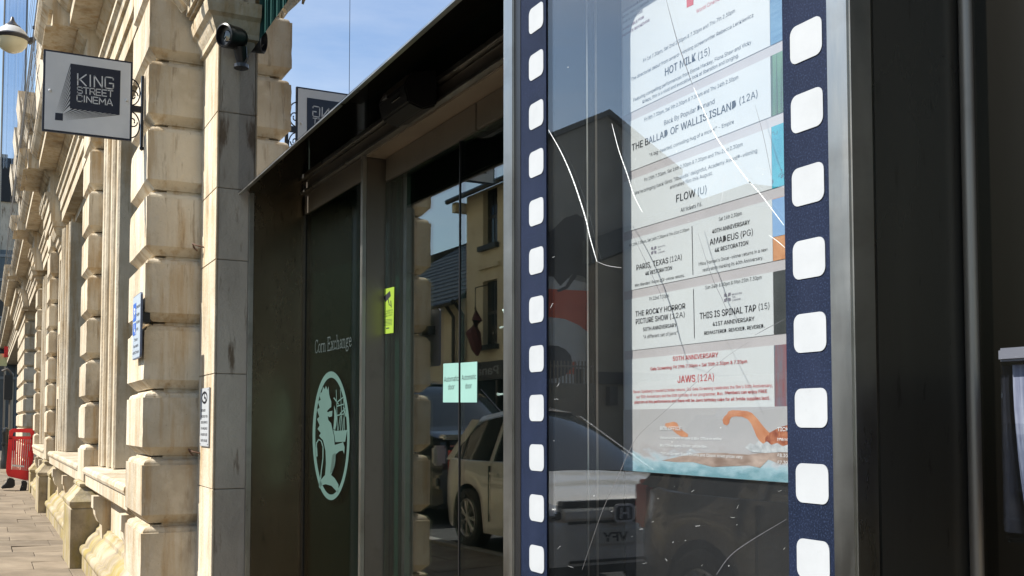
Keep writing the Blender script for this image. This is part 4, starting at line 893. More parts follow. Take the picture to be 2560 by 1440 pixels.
# logo in zoomed coordinates (3x of the region 0..360 / 0..480)
zc = lambda u, v: onX(u / 3, v / 3, XS + .0042)
g = G(); g.add([zc(*p) for p in [(530, 476), (905, 530), (897, 862), (524, 812)]], [(0, 1, 2, 3)])
g.add([zc(*p) for p in [(415, 845), (473, 850), (471, 905), (412, 899)]], [(0, 1, 2, 3)])
A = (415, 845); Bq = (471, 905)
for i in range(9):
    t0 = i / 9; t1 = t0 + .052
    y0, y1 = 476 + (812 - 476) * t0, 476 + (812 - 476) * t1
    ax0 = (418 + 40 * t0, 846 + 2 * t0)
    g.add([zc(530 - 6 * t0, y0 + (2 if i else 0)), zc(530 - 6 * t1, y1), zc(419 + 50 * t0, 847 + 1.5 * t0)], [(0, 1, 2)])
for i in range(10):
    t0 = i / 10; t1 = t0 + .05; x0_, x1_ = 897 - (897 - 524) * t0, 897 - (897 - 524) * t1
    g.add([zc(x0_, 862 - 50 * t0), zc(x1_, 862 - 50 * t1), zc(472, 903 - 50 * t0)], [(0, 1, 2)])
g.obj('logo_mark', NAVY, sg)
SQ = {'K': [[(0, 0), (0, 1)], [(.75, 1), (.08, .45), (.0, .45)], [(.2, .52), (.75, 0)]], 'I': [[(.1, 0), (.1, 1)]], 'N': [[(0, 0), (0, 1), (.7, 0), (.7, 1)]],
      'G': [[(.72, .82), (.72, .9), (.62, 1), (.1, 1), (0, .9), (0, .1), (.1, 0), (.62, 0), (.72, .1), (.72, .48), (.38, .48)]],
      'S': [[(.66, .8), (.66, .9), (.58, 1), (.08, 1), (0, .92), (0, .6), (.08, .52), (.6, .48), (.68, .4), (.68, .1), (.6, 0), (.08, 0), (0, .1), (0, .2)]],
      'T': [[(0, 1), (.7, 1)], [(.35, 1), (.35, 0)]], 'R': [[(0, 0), (0, 1), (.58, 1), (.68, .9), (.68, .55), (.58, .46), (0, .46)], [(.4, .46), (.7, 0)]], 'E': [[(.64, 1), (0, 1), (0, 0), (.64, 0)], [(0, .5), (.55, .5)]],
      'C': [[(.68, .8), (.68, .9), (.58, 1), (.1, 1), (0, .9), (0, .1), (.1, 0), (.58, 0), (.68, .1), (.68, .2)]], 'M': [[(0, 0), (0, 1), (.4, .3), (.8, 1), (.8, 0)]], 'A': [[(0, 0), (.33, 1), (.42, 1), (.75, 0)], [(.12, .3), (.63, .3)]]}
def sq_word(g, word, L, Rr, top, w=.12, gap=.28, fnn=zc):
    """L,R baseline ends (zoom px); top: height px"""
    ws = {'I': .2, 'M': .8, 'A': .75, 'K': .75, 'N': .7, 'G': .72, 'T': .7, 'E': .64}
    tot = sum(ws.get(c, .68) for c in word) + gap * (len(word) - 1); u = 0
    for c in word:
        for st in SQ[c]:
            pts = [(L[0] + (Rr[0] - L[0]) * (u + a) / tot, L[1] + (Rr[1] - L[1]) * (u + a) / tot - b * top) for a, b in st]
            ribbon(g, pts, w * top, fnn)
        u += ws.get(c, .68) + gap
zcw = lambda u, v: onX(u / 3, v / 3, XS + .0056)
g = G(); sq_word(g, 'KING', (583, 637), (850, 668), 84, .11, .26, zcw); sq_word(g, 'STREET', (581, 697), (847, 728), 46, .15, .2, zcw); sq_word(g, 'CINEMA', (578, 758), (843, 793), 47, .15, .2, zcw)
g.obj('logo_lettering', SIGNW, sg)
# bracket
br = thing('sign_bracket', 'black wrought iron scroll bracket fixing the sign to the pilaster', 'bracket', (XS, .86, 3.4))
zb4, zt4 = onX(355, 365, XS).z, onX(355, 190, XS).z; zm = (zt4 + zb4) / 2 + .01
box('wall_bar', IRON, br, XS - .03, XS + .008, .848, .864, zb4, zt4)
box('arm', IRON, br, XS - .02, XS - .002, y1s, .85, zm - .02, zm + .02)
for sgn in (1, -1):
    pts = [(XS - .01, .845 - .058 + .055 * math.cos(R(a)), zm + sgn * (.105 + .085 * math.sin(R(a)))) for a in range(-80, 265, 20)]
    G().tube(pts, .0045, 6).obj('scroll', IRON, br, smooth=True)
    pts = [(XS - .01, .80 + (.03 - .00005 * a) * math.cos(R(a)), zm + sgn * (.085 + (.035 - .00005 * a) * math.sin(R(a)))) for a in range(0, 400, 30)]
    G().tube(pts, .0045, 6).obj('scroll', IRON, br, smooth=True)
G().lathe([(0, -.02), (.012, -.012), (.014, 0), (.008, .012), (0, .014)], (XS - .01, .857, zb4 - .01), (0, 0, 1), 8).obj('finial', IRON, br)
# CCTV camera
cc = thing('cctv_camera', 'black bullet security camera above the doorway corner', 'security camera', (-6.1, 1.33, 3.6))
c0 = onX(618, 100, -6.16); dr_ = Vector((.50, -.85, -.12)).normalized(); cen = Vector((-6.16, 1.278, c0.z))
G().lathe([(0, -.07), (.04, -.065), (.062, -.045), (.068, -.01), (.068, .045), (.071, .052), (.070, .085), (.061, .09), (.057, .06), (0, .055)], cen, dr_, 28).obj('housing', BLACK, cc, smooth=True)
G().lathe([(0, 0), (.035, 0), (.03, .008), (0, .012)], cen + dr_ * .056, dr_, 16).obj('lens', CARGL, cc, smooth=True)
box('sensor_slot', flat('grey_slot', (.2, .2, .2), .4), cc, cen.x + .03, cen.x + .075, cen.y - .066, cen.y - .062, cen.z - .040, cen.z - .036)
G().tube([cen + Vector((.0, .03, -.05)), cen + Vector((-.01, .04, -.10)), cen + Vector((-.02, .05, -.15))], [.04, .036, .03], 12).obj('mount', BLACK, cc, smooth=True)
G().lathe([(0, 0), (.05, 0), (.05, .02), (0, .02)], cen + Vector((-.02, .05, -.17)), (0, 0, 1), 14).obj('base_plate', BLACK, cc)
# parking plate on pilaster A
pk = thing('parking_sign', 'blue and white disabled parking plate fixed to the nearest pilaster', 'sign', (-7.15, .86, 1.8))
YS = .835
xa, xb = onD(328, 900, YS).x, onD(353, 735, YS).x; za, zb5 = onD(345, 735, YS).z, onD(333, 900, YS).z
xa = onD(332, 820, YS).x; xb = onD(351, 820, YS).x
G().prism(rrect(xb - xa, za - zb5, .025, cx=(xa + xb) / 2, cy=(za + zb5) / 2), lambda u, v, d: (u, d, v), YS, YS + .012).obj('plate', flat('grey_sign_back', (.12, .14, .2), .5), pk)
G().prism(rrect(xb - xa - .012, za - zb5 - .012, .02, cx=(xa + xb) / 2, cy=(za + zb5) / 2), lambda u, v, d: (u, d, v), YS - .0015, YS).obj('plate_face', flat('plate_grey_blue', (.36, .41, .47), .4), pk)
w_ = xb - xa; h_ = za - zb5
for fz0, fz1 in ((.60, .88), (.38, .57)): box('blue_square', BLUE, pk, xa + w_ * .08, xa + w_ * .46, YS - .0025, YS - .0015, zb5 + h_ * fz0, zb5 + h_ * fz1)
g = G(); ft = lambda u0, v0: (lambda u, v: Vector((xa + w_ * u0 + u, YS - .003, zb5 + h_ * v0 + v)))
for tx, u0, v0, ww in (('Disabled', .52, .78, .44), ('badge', .52, .66, .36), ('holders', .52, .54, .42), ('only', .52, .44, .26), ('3 hours', .3, .28, .4), ('No return', .2, .18, .6), ('within 3 hours', .1, .08, .78)): add_text(g, tx, ft(u0, v0), w_ * ww, h_ * .045, .01)
g.obj('printed_text', INK, pk)
g = G(); add_text(g, 'P', ft(.18, .66), w_ * .18, h_ * .15, .03); g.obj('white_symbol', SIGNW, pk)
g = G(); ribbon(g, [(xa + w_ * .24, zb5 + h_ * .54), (xa + w_ * .24, zb5 + h_ * .46), (xa + w_ * .36, zb5 + h_ * .45), (xa + w_ * .40, zb5 + h_ * .40)], w_ * .045, lambda u, v: Vector((u, YS - .003, v))); g.obj('white_symbol', SIGNW, pk)
box('fixing_block', BLACK, pk, xb - w_ * .5, xb - w_ * .2, YS + .012, .90, za - h_ * .45, za - h_ * .3)
# access notice on the jamb
ac = thing('access_notice', 'small white accessibility notice on the sunlit jamb', 'sign', (-6.62, 1.2, 1.4))
YA = 1.194; xa, xb = onD(501, 1040, YA).x, onD(522, 1040, YA).x; za, zb5 = onD(512, 971, YA).z, onD(512, 1115, YA).z; w_ = xb - xa; h_ = za - zb5
box('plate', flat('notice_edge', (.3, .3, .3), .5), ac, xa - .003, xb + .003, YA, YA + .006, zb5 - .003, za + .003)
box('plate_face', WHITE, ac, xa, xb, YA - .001, YA, zb5, za)
g = G()
for i, tx in enumerate(('DISABLED', 'ACCESS VIA', 'SIDE ENTRANCE', 'IF AVAILABLE', 'PLEASE USE', 'GATE HOUSE')): add_text(g, tx, lambda u, v, i=i: Vector((xa + w_ * .12 + u, YA - .0022, zb5 + h_ * (.60 - .105 * i) + v)), w_ * (.5 if i in (0,) else .76), h_ * .04, .012)
cxx, czz = (xa + xb) / 2, zb5 + h_ * .84
ribbon(g, [(cxx + w_ * .30 * math.cos(R(a)), czz + h_ * .09 * math.sin(R(a))) for a in range(0, 361, 20)], w_ * .05, lambda u, v: Vector((u, YA - .0022, v)))
ribbon(g, [(cxx - w_ * .02, czz + h_ * .055), (cxx - w_ * .02, czz - .0), (cxx + w_ * .12, czz - h_ * .01), (cxx + w_ * .15, czz - h_ * .05)], w_ * .05, lambda u, v: Vector((u, YA - .0022, v)))
g.obj('printed_text', INK, ac)
for sx in (.08, .92):
    for sz in (.03, .97): G().lathe([(0, .003), (.004, .002), (.004, 0)], (xa + w_ * sx, YA - .001, zb5 + h_ * sz), (0, -1, 0), 8).obj('screw', IRON, ac)
# iron hooks at the jamb joint
for (px, py, lab) in ((503, 620, 'twisted rusty wire hook in the upper jamb joint'), (493, 1133, 'small rusty iron eye hook in the lower jamb joint')):
    p = onD(px, py, 1.19); g = G(); g.tube([(p.x + .03, 1.21, p.z), (p.x + .02, 1.16, p.z + .01), (p.x - .01, 1.14, p.z + .025), (p.x - .04, 1.15, p.z + .01), (p.x - .03, 1.17, p.z - .015), (p.x, 1.16, p.z - .01)], .005, 6)
    tag(g.obj('wall_hook', noise_mat('rust', [(.3, (.06, .03, .02)), (.7, (.14, .07, .04))], 30), smooth=True), lab, 'hook')
# ------------------------------------------------------------------ far street things
lp = thing('street_lamp', 'bowl street lamp with pointed black cap on a wall arm at top left', 'street lamp', onX(30, 90, -16))
cl_ = onX(30, 92, -16.0); s = dist(cl_) / FPX
G().lathe([(0, 52 * s), (3 * s, 50 * s), (6 * s, 40 * s), (12 * s, 32 * s), (20 * s, 26 * s), (21 * s, 22 * s)], cl_, n=20).obj('cap', IRON, lp, smooth=True)
G().lathe([(21 * s, 23 * s), (30 * s, 16 * s), (37 * s, 4 * s), (39 * s, 0)], cl_, n=24).obj('upper_shade', flat('lamp_shade_grey', (.45, .46, .47), .4), lp, smooth=True)
G().lathe([(40 * s, 2 * s), (43 * s, -2 * s), (40 * s, -8 * s), (37 * s, -9 * s)], cl_, n=24).obj('rim', IRON, lp, smooth=True)
G().lathe([(37 * s, -8 * s), (34 * s, -20 * s), (25 * s, -32 * s), (12 * s, -39 * s), (0, -40 * s)], cl_, n=24).obj('bowl', DIFFL, lp, smooth=True)
G().tube([cl_ + Vector((0, 36 * s, -6 * s)), cl_ + Vector((0, 58 * s, 8 * s)), cl_ + Vector((0, .98 - cl_.y, 12 * s))], [10 * s, 4 * s, 3 * s], 8).obj('arm', IRON, lp, smooth=True)
for a, b, X_, lab in (((87, 70), (150, 128), -14.5, 'thin dark flagpole leaning out above the hanging sign'), ((45, 392), (88, 432), -24, 'thin dark flagpole leaning out over the far cornice')):
    p, q = onX(*a, X_), onX(*b, X_ + .0); q = Vector((X_ + .4, 1.0, onX(*b, X_).z - (1.0 - onX(*b, X_).y) * (onX(*a, X_).z - onX(*b, X_).z) / max(.05, (onX(*b, X_).y - p.y))))
    q = onX(*b, X_); t = thing('flagpole', lab, 'flagpole', q)
    G().tube([p, q + (q - p) * .6], .018, 8).obj('pole', IRON, t, smooth=True); G().lathe([(0, -.03), (.03, -.01), (.03, .02), (0, .035)], p, n=8).obj('finial', IRON, t, smooth=True)
# red plastic barrier
ba = thing('safety_barrier', 'red plastic pedestrian safety barrier with black feet leaning by the wall', 'barrier', onZ(30, 1222, 0))
Xb = -23.6
P0 = onZ(18, 1212, 0.0); 
bl = lambda u, v: onX(u, v, Xb)   # front plane of the barrier
def bx(u, v, e=0): p = bl(u / 3, 960 + v / 3); return Vector((p.x + e, p.y, p.z))
frame = [(95, 335), (240, 335), (255, 350), (262, 440), (215, 725), (60, 690), (45, 660), (70, 350)]
hole = [(92, 412), (225, 412), (228, 440), (205, 640), (85, 640), (70, 600), (88, 440)]
g = G()
def poly_thick(g, poly, e0, e1):
    n = len(poly); g.add([bx(u, v, e0) for u, v in poly] + [bx(u, v, e1) for u, v in poly], [tuple(range(n)), tuple(range(2 * n - 1, n - 1, -1))] + [(i, (i + 1) % n, (i + 1) % n + n, i + n) for i in range(n)])
for q in ([(70, 350), (95, 335), (240, 335), (256, 352), (258, 405), (232, 395), (225, 365), (100, 362), (92, 400), (66, 400)], [(66, 402), (96, 402), (84, 640), (50, 672), (45, 655)], [(232, 400), (260, 402), (250, 560), (218, 725), (190, 715), (212, 620)], [(84, 640), (205, 648), (190, 715), (215, 728), (60, 692), (48, 670)], [(66, 392), (258, 392), (256, 416), (66, 414)]):
    poly_thick(g, q, -.03, .03)
g.obj('frame', RED, ba, bevel=.006)
for i in range(8):
    u0 = 98 + i * 16.5; g = G(); poly_thick(g, [(u0, 414), (u0 + 10.5, 414), (u0 + 4.5 - i * 1.5, 646), (u0 - 6 - i * 1.5, 644)], -.018, .018); g.obj('rib', RED, ba)
g = G(); poly_thick(g, [(92, 604), (180, 612), (180, 624), (92, 616)], .03, .034); g.obj('reflective_strip', SIGNW, ba)
g = G(); poly_thick(g, [(206, 506), (236, 500), (236, 545), (206, 548)], .03, .07); g.obj('hinge', RED, ba, bevel=.01)
g = G(); poly_thick(g, [(60, 700), (110, 712), (112, 770), (85, 778), (5, 785), (10, 768), (45, 745)], -.15, .12); g.obj('foot', RUBBER, ba, bevel=.02)
g = G(); poly_thick(g, [(160, 722), (205, 730), (200, 780), (192, 808), (150, 808), (150, 780), (162, 765)], -.15, .12); g.obj('foot', RUBBER, ba, bevel=.02)
# bollard and lamp column beyond
bo = thing('street_bollard', 'black cast iron post with domed cap far along the pavement', 'post', onZ(12, 1172, 0))
pb = onZ(12, 1172, 0); s = dist(pb) / FPX
G().lathe([(11 * s, 0), (11 * s, 20 * s), (9 * s, 24 * s), (7.5 * s, 60 * s), (7.5 * s, 85 * s), (9 * s, 88 * s), (9 * s, 93 * s), (7 * s, 100 * s), (0, 104 * s)], pb, n=16).obj('shaft', BOLLARD, bo, smooth=True)
G().lathe([(9.2 * s, 60 * s), (9.8 * s, 63 * s), (9.2 * s, 66 * s)], pb, n=16).obj('collar', BOLLARD, bo, smooth=True)
tp = thing('traffic_column', 'grey steel column with black box and curved top beside the far pier', 'post', onZ(24, 1150, 0))
pb2 = onZ(24, 1150, 0); s2 = dist(pb2) / FPX
G().tube([pb2, pb2 + Vector((0, 0, 190 * s2)), pb2 + Vector((0, .02, 215 * s2)), pb2 + Vector((.0, -10 * s2, 228 * s2)), pb2 + Vector((0, -22 * s2, 222 * s2))], [5 * s2, 5 * s2, 4 * s2, 3 * s2, 3 * s2], 10).obj('pole', DKSTEEL, tp, smooth=True)
G().box(pb2.x - .15, pb2.x + .15, pb2.y - 16 * s2, pb2.y + 3 * s2, pb2.z + 150 * s2, pb2.z + 212 * s2).obj('signal_box', BLACK, tp, bevel=.02)
ts = thing('yellow_sign', 'yellow board on a post with a small red top at the far left edge', 'sign', onX(8, 915, -48))
p = onX(0, 884, -48); q = onX(17, 915, -48)
G().box(-48.02, -48, p.y, q.y, q.z, p.z).obj('board', flat('pale_yellow_board', (.65, .62, .30), .5), ts)
p = onX(14, 872, -47.9); G().box(-48, -47.9, p.y - .05, p.y + .1, p.z - .35, p.z + .1).obj('red_tip', RED, ts)
G().tube([(-48.05, p.y, -.1), (-48.05, p.y, p.z)], .04, 8).obj('pole', DKSTEEL, ts)
# buildings at the end of the street
t1 = thing('far_glass_building', 'dark blue grey glass fronted building closing the street at far left', 'building', (-62, 0, 0))
za1, zb1 = onX(20, 625, -60).z, onX(20, 1010, -60).z
box('facade', TOWER, t1, -66, -60, -4, 14, -.14, za1)
for i, yv in enumerate((640, 700, 795, 800, 870, 945)):
    z = onX(20, yv, -60).z; box('spandrel', flat('far_spandrel_grey', (.16, .18, .2), .4), t1, -60, -59.93, -4, 8, z - .07, z + .07)
for i in range(8): box('mullion', flat('far_mullion_grey', (.10, .12, .14), .4), t1, -60, -59.95, -4 + i * .9, -3.94 + i * .9, .5, za1)
box('black_band', BLACK, t1, -60, -59.94, -4, 3, onX(20, 805, -60).z, onX(20, 748, -60).z)  # plain black band across the facade
t2 = thing('far_stone_block', 'weathered dark stone upper wall above the far glass frontage', 'building', (-64, 0, 0))
box('wall', STONE_G, t2, -66, -61, -4, 14, za1, onX(20, 505, -61).z)
box('scaffold_screen', flat('dark_scaffold_mesh', (.02, .022, .025), .8), t2, -61.2, -60.9, -4, 6, onX(20, 505, -61).z, onX(20, 425, -61).z)
box('roof', INTER, t2, -66, -61, -4, 6, onX(20, 425, -61).z, onX(20, 395, -61).z)
box('chimney', STONE_G, t2, -63, -61.5, onX(2, 380, -61).y, onX(20, 380, -61).y, onX(20, 425, -61).z, onX(10, 380, -61).z)
# scaffold netting hanging past the upper cornice
ns = thing('debris_netting', 'translucent blue grey debris netting on scaffold poles at top left', 'netting', (-40, .3, 5))
ya, yb_ = onX(12, 0, -40).y, onX(68, 0, -40).y; zlo, zhi = onX(30, 420, -40).z, onX(30, -40, -40).z
g = G(); nn = 24
for k in range(nn + 1): 
    y = ya + (yb_ - ya) * k / nn; xx = -40 + .18 * math.sin(k * 1.7) + .08 * math.sin(k * 3.9)
    g.v += [Vector((xx, y, zlo)), Vector((xx, y, zhi))]
g.f = [(2 * k, 2 * k + 2, 2 * k + 3, 2 * k + 1) for k in range(nn)]; g.m = [0] * nn
g.obj('net_sheet', NET, ns, smooth=True)
for yv in (ya, yb_): G().tube([(-39.8, yv, zlo - 3), (-39.8, yv, zhi)], .03, 8).obj('scaffold_pole', DKSTEEL, ns)
# fine net over the cornice: crossing wires
g = G()
for k in range(26):
    y = .30 + 0 * k; xx = -12 - k * .9; g.tube([(xx, .50, 5.1), (xx - .2, .42, 5.7), (xx - .3, .55, 7.5), (xx, .95, 10)], .004, 3, False)
for k in range(7): z = 5.2 + k * .7; g.tube([(-12, .44 + .03 * k, z), (-36, .44 + .03 * k, z)], .004, 3, False)
tag(g.obj('bird_net', flat('net_cord', (.12, .12, .12), .8)), 'fine bird netting stretched over the upper cornice', 'net', kind='stuff')
# ------------------------------------------------------------------ the other side of the street (seen in the glass)
YW = -8.0
ch = thing('cream_house', 'cream rendered two storey house with dark sash windows and shopfront', 'house', (-23, YW, 0))
XCL, XCR = mirDoorY(1166, 700, YW).x, -18.8; ZE = mirDoorY(1168, 478, YW + .3).z
wxa, wxb = mirDoorY(1207, 600, YW).x, mirDoorY(1243, 600, YW).x
wz = [mirDoorY(1225, v, YW).z for v in (468, 612, 700, 862)]
# front wall with real openings
opens = [(a, b, c, d) for a, b in ((wxa, wxb), (-20.9, -20.1)) for c, d in ((wz[1], wz[0]), (wz[3], wz[2]))]
g = G(); 
for (a, b) in ((XCL + .002, wxa), (wxb, -20.9), (-20.1, XCR - .302)): g.box(a, b, YW - .3, YW, 2.9, ZE)
for (a, b) in ((wxa, wxb), (-20.9, -20.1)):
    for z0_, z1_ in ((2.9, wz[3]), (wz[2], wz[1]), (wz[0], ZE)): g.box(a, b, YW - .3, YW, z0_, z1_)
g.obj('front_wall', CREAM, ch)
for a, b, z0_, z1_ in opens:
    f = box('window', flat('sash_dark_paint', (.03, .035, .035), .4), ch, a + .0, b, YW - .2, YW - .14, z0_, z1_)
    for i, (u, v) in enumerate(((0, 0), (1, 0), (0, 1), (1, 1))):
        ww = (b - a) / 2; hh = (z1_ - z0_) / 2; o = box('pane', WINDK, f, a + u * ww + .05, a + (u + 1) * ww - .03, YW - .139, YW - .13, z0_ + v * hh + .05, z0_ + (v + 1) * hh - .03)
    box('sill', flat('dark_sill_paint', (.02, .03, .035), .5), ch, a - .1, b + .1, YW - .1, YW + .12, z0_ - .12, z0_)
    if z0_ < 4: box('hood_moulding', CREAM, ch, a - .15, b + .15, YW, YW + .07, z1_ + .3, z1_ + .4)
# shopfront
box('shop_fascia', flat('shop_fascia_dark', (.03, .035, .04), .4), ch, XCL, XCR, YW - .1, YW + .06, 2.45, 2.9)
box('stall_riser', flat('shop_base_dark', (.02, .022, .025), .4), ch, XCL, XCR, YW - .2, YW, 0, .6)
box('shop_window', WINDK, ch, XCL, XCR, YW - .15, YW - .1, .6, 2.45)
for i in range(5): box('shop_mullion', BLACK, ch, XCL + i * 1.6, XCL + i * 1.6 + .1, YW - .16, YW, .0, 2.45)
g = G(); add_text(g, 'Panacea', lambda u, v: Vector((-22.2 - u, YW + .062, 2.58 + v)), 2.0, .2, .02); g.obj('fascia_lettering', flat('dull_letter', (.25, .27, .28), .5), ch)
# gable wall facing +x with roof
YR = -9.5; ZR = ZE + .75; YB2 = -11.2
gab = [(YW, 0), (YW, ZE), (YR, ZR), (YB2, 7.0), (YB2 - 2.6, 5.2), (YB2 - 2.6, 0)]
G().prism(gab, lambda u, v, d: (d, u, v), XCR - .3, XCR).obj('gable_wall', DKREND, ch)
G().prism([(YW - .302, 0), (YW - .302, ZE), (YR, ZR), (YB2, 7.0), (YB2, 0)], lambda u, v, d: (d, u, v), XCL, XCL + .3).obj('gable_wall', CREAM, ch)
rf = G(); 
rf.prism([(YW + .35, ZE - .12), (YW + .35, ZE - .02), (YR, ZR + .12), (YR, ZR)], lambda u, v, d: (d, u, v), XCL - .3, XCR + .12); rf.prism([(YR, ZR), (YR, ZR + .12), (YB2 - .2, 7.02), (YB2 - .2, 6.9)], lambda u, v, d: (d, u, v), XCL - .3, XCR + .12)
r_ = rf.obj('roof', SLATE, ch)
G().tube([(XCL - .3, YW + .42, ZE - .12), (XCR + .1, YW + .42, ZE - .12)], .07, 8).obj('gutter', BLACK, ch)
G().box(XCL - .25, XCL - .05, YW - .2, YW + .3, ZE - .4, ZE - .15).obj('corbel', CREAM, ch)
# mural on the gable: dark bird on an orange band (plain painted shapes)
mu = thing('painted_mural', 'faded painted mural of a dark bird on an orange band covering the gable', 'mural', (XCR, -8.6, 1.5))
def mq(px, py, e=.012): p = mirX(px, py, XCR + e); return p
def mpoly(name, pts, m, e0=.004, e1=.010):
    n = len(pts); G().add([mq(*p, e0) for p in pts] + [mq(*p, e1) for p in pts], [tuple(range(n)), tuple(range(2 * n - 1, n - 1, -1))] + [(i, (i + 1) % n, (i + 1) % n + n, i + n) for i in range(n)]).obj(name, m, mu)
mpoly('orange_band', [(1310, 716), (1484, 726), (1484, 900), (1310, 900)], ORANGE)
mpoly('pale_shape', [(1310, 695), (1400, 690), (1484, 712), (1484, 728), (1310, 719)], LGREY, .010, .014)
mpoly('pale_arc', [(1310, 790), (1366, 792), (1410, 797), (1445, 812), (1484, 842), (1484, 960), (1310, 960)], LGREY, .010, .016)
mpoly('bird_body', [(1330, 600), (1380, 575), (1410, 545), (1440, 535), (1458, 545), (1462, 600), (1470, 640), (1482, 708), (1455, 690), (1430, 685), (1400, 715), (1380, 690), (1340, 690), (1330, 640)], flat('mural_black', (.035, .037, .042), .85), .016, .021)
mpoly('bird_leg', [(1434, 680), (1442, 690), (1425, 712), (1418, 722), (1395, 730), (1390, 726), (1412, 715)], flat('mural_black_leg', (.035, .037, .042), .85), .016, .021)
mpoly('orange_band', [(1310, 900), (1440, 905), (1440, 935), (1310, 935)], ORANGE, .017, .020)
mpoly('dark_disc', [(1340 + 50 * math.cos(R(a)) + 40, 905 + 42 * math.sin(R(a))) for a in range(0, 360, 24)], flat('mural_slate', (.05, .06, .07), .85), .021, .025)
# brown lower wing
wg = thing('rear_wing', 'brown rendered lean-to wing beside the mural gable', 'building', (-17.6, -10, 0))
yv0 = mirX(1487, 700, -18.5).y; zv0 = mirX(1490, 600, -18.5).z; zv1 = mirX(1552, 545, -18.5).z; yv1 = mirX(1552, 545, -18.5).y
sl = (zv1 - zv0) / (yv0 - yv1)
G().prism([(yv0, 0), (yv0, zv0 - .5), (-13, zv0 - .5 + sl * (yv0 + 13) * .5), (-40, zv0 + 1.5), (-40, 0)], lambda u, v, d: (d, u, v), -18.78, -18.5).obj('wall', BRNREND, wg)
G().prism([(yv0 + .15, zv0 - .5), (yv0 + .15, zv0), (-13, zv0 + sl * (yv0 + 13) * .5), (-40, zv0 + 2), (-40, zv0 + 1.5), (-13, zv0 - .5 + sl * (yv0 + 13) * .5)], lambda u, v, d: (d, u, v), -18.77, -18.40).obj('roof', SLATE, wg)
box('string_course', flat('dark_band', (.03, .03, .03), .8), wg, -18.5, -18.42, -13, yv0, 2.2, 2.45)
box('meter_box', BLACK, wg, -18.5, -18.35, mirX(1540, 940, -18.4).y, mirX(1520, 940, -18.4).y, 1.75, 2.15)
# railings
rl = thing('yard_railings', 'white topped metal railings below the mural', 'railings', (-17, -8, 1))
zr0, zr1 = mirX(1400, 960, -17).z, mirX(1400, 915, -17).z; ya2, yb3 = mirX(1330, 900, -17).y, mirX(1480, 900, -17).y
for i in range(18): y = ya2 + (yb3 - ya2) * i / 17; G().tube([(-17, y, zr0), (-17, y, zr1 + .1)], .018, 6).obj('bar', DKSTEEL, rl)
for z in (zr0, zr1): G().tube([(-17, ya2, z), (-17, yb3, z)], .02, 6).obj('rail', DKSTEEL, rl)
box('base_wall', BRNREND, rl, -17.1, -16.9, yb3, ya2, 0, zr0)
# low slate-roofed house further along
lw = thing('slate_roofed_house', 'low cream house with steep slate roof and black downpipes', 'house', (-30, YW, 0))
XL0, XL1 = -40, XCL - .05; ZLE = mirDoorY(1160, 738, YW + .3).z
box('front_wall', CREAM, lw, XL0, XL1, YW - .3, YW + .0, -.14, ZLE)
for xx in (-26.9, -30, -33.5):
    f = box('window', flat('sash_dark_paint_2', (.03, .035, .035), .4), lw, xx - .5, xx + .4, YW + .001, YW + .04, 1.6, 3.0); box('pane', WINDK, f, xx - .44, xx + .34, YW + .041, YW + .046, 1.66, 2.94); box('sill', flat('dark_sill_paint_2', (.02, .03, .035), .5), lw, xx - .6, xx + .5, YW + .001, YW + .15, 1.5, 1.595)
hip = 3.3; nC = 15
for k in range(nC):
    t0, t1 = k / nC, (k + 1) / nC; g = G()
    ya_, yb4 = YW + .3 - t0 * 2.9, YW + .3 - t1 * 2.9 - .05; za_, zb6 = ZLE - .1 + t0 * 2.5, ZLE - .1 + t1 * 2.5
    xl_0 = XL0; xr_0 = XL1
    n2 = 30; 
    xleft = -29.6 + 8 + t0 * 1.0 - 8 * (1 - t0)
    g.add([(xleft - 8.6, ya_, za_ + .03), (xr_0, ya_, za_ + .03), (xr_0, yb4, zb6 + .045), (xleft - 7.9, yb4, zb6 + .045), (xleft - 8.6, ya_, za_), (xr_0, ya_, za_), (xr_0, yb4, zb6), (xleft - 7.9, yb4, zb6)], [(0, 1, 2, 3), (4, 7, 6, 5), (0, 4, 5, 1), (2, 6, 7, 3), (1, 5, 6, 2), (0, 3, 7, 4)])
    g.obj('slate_course', SLATE, lw)
G().tube([(-37, YW + .36, ZLE - .12), (XL1, YW + .36, ZLE - .12)], .07, 8).obj('gutter', BLACK, lw)
for xx in (mirDoorY(1133, 800, YW + .1).x, mirDoorY(1157, 800, YW + .1).x): G().tube([(xx, YW + .32, ZLE - .15), (xx, YW + .1, ZLE - .45), (xx, YW + .1, 0)], .05, 8).obj('downpipe', BLACK, lw, smooth=True)
box('rear_wall', CREAM, lw, XL0, XL1, YW - 5.8, YW - 5.6, 0, ZLE)
G().prism([(YW - 5.8, ZLE), (YW - 2.6, ZLE + 2.3), (YW - 2.5, ZLE + 2.4), (YW - 6.0, ZLE - .1)], lambda u, v, d: (d, u, v), XL0, XL1).obj('roof', SLATE, lw)
# projecting pub style sign
hs = thing('triangle_sign', 'black framed hanging board with a red triangle on the slate roofed house', 'sign', (-27.8, -7, 3))
a = mirDoorX(1070, 785, -26.5); b = mirDoorX(1116, 852, -26.5)
G().box(-26.56, -26.5, min(a.y, b.y), max(a.y, b.y), b.z, a.z).obj('board', flat('sign_board_grey', (.35, .36, .36), .5), hs)
ym = (a.y + b.y) / 2
G().add([(-26.49, ym - .35, b.z + .06), (-26.49, ym + .35, b.z + .06), (-26.49, ym, a.z - .08)], [(0, 1, 2)]).obj('red_triangle', flat('triangle_red', (.45, .03, .02), .5), hs)
G().tube([(-26.53, YW, a.z + .05), (-26.53, max(a.y, b.y), a.z + .05)], .03, 6).obj('arm', IRON, hs)
G().box(-26.56, -26.5, min(a.y, b.y), max(a.y, b.y), b.z - .3, b.z - .12).obj('lower_board', flat('lower_board_grey', (.2, .21, .22), .5), hs)
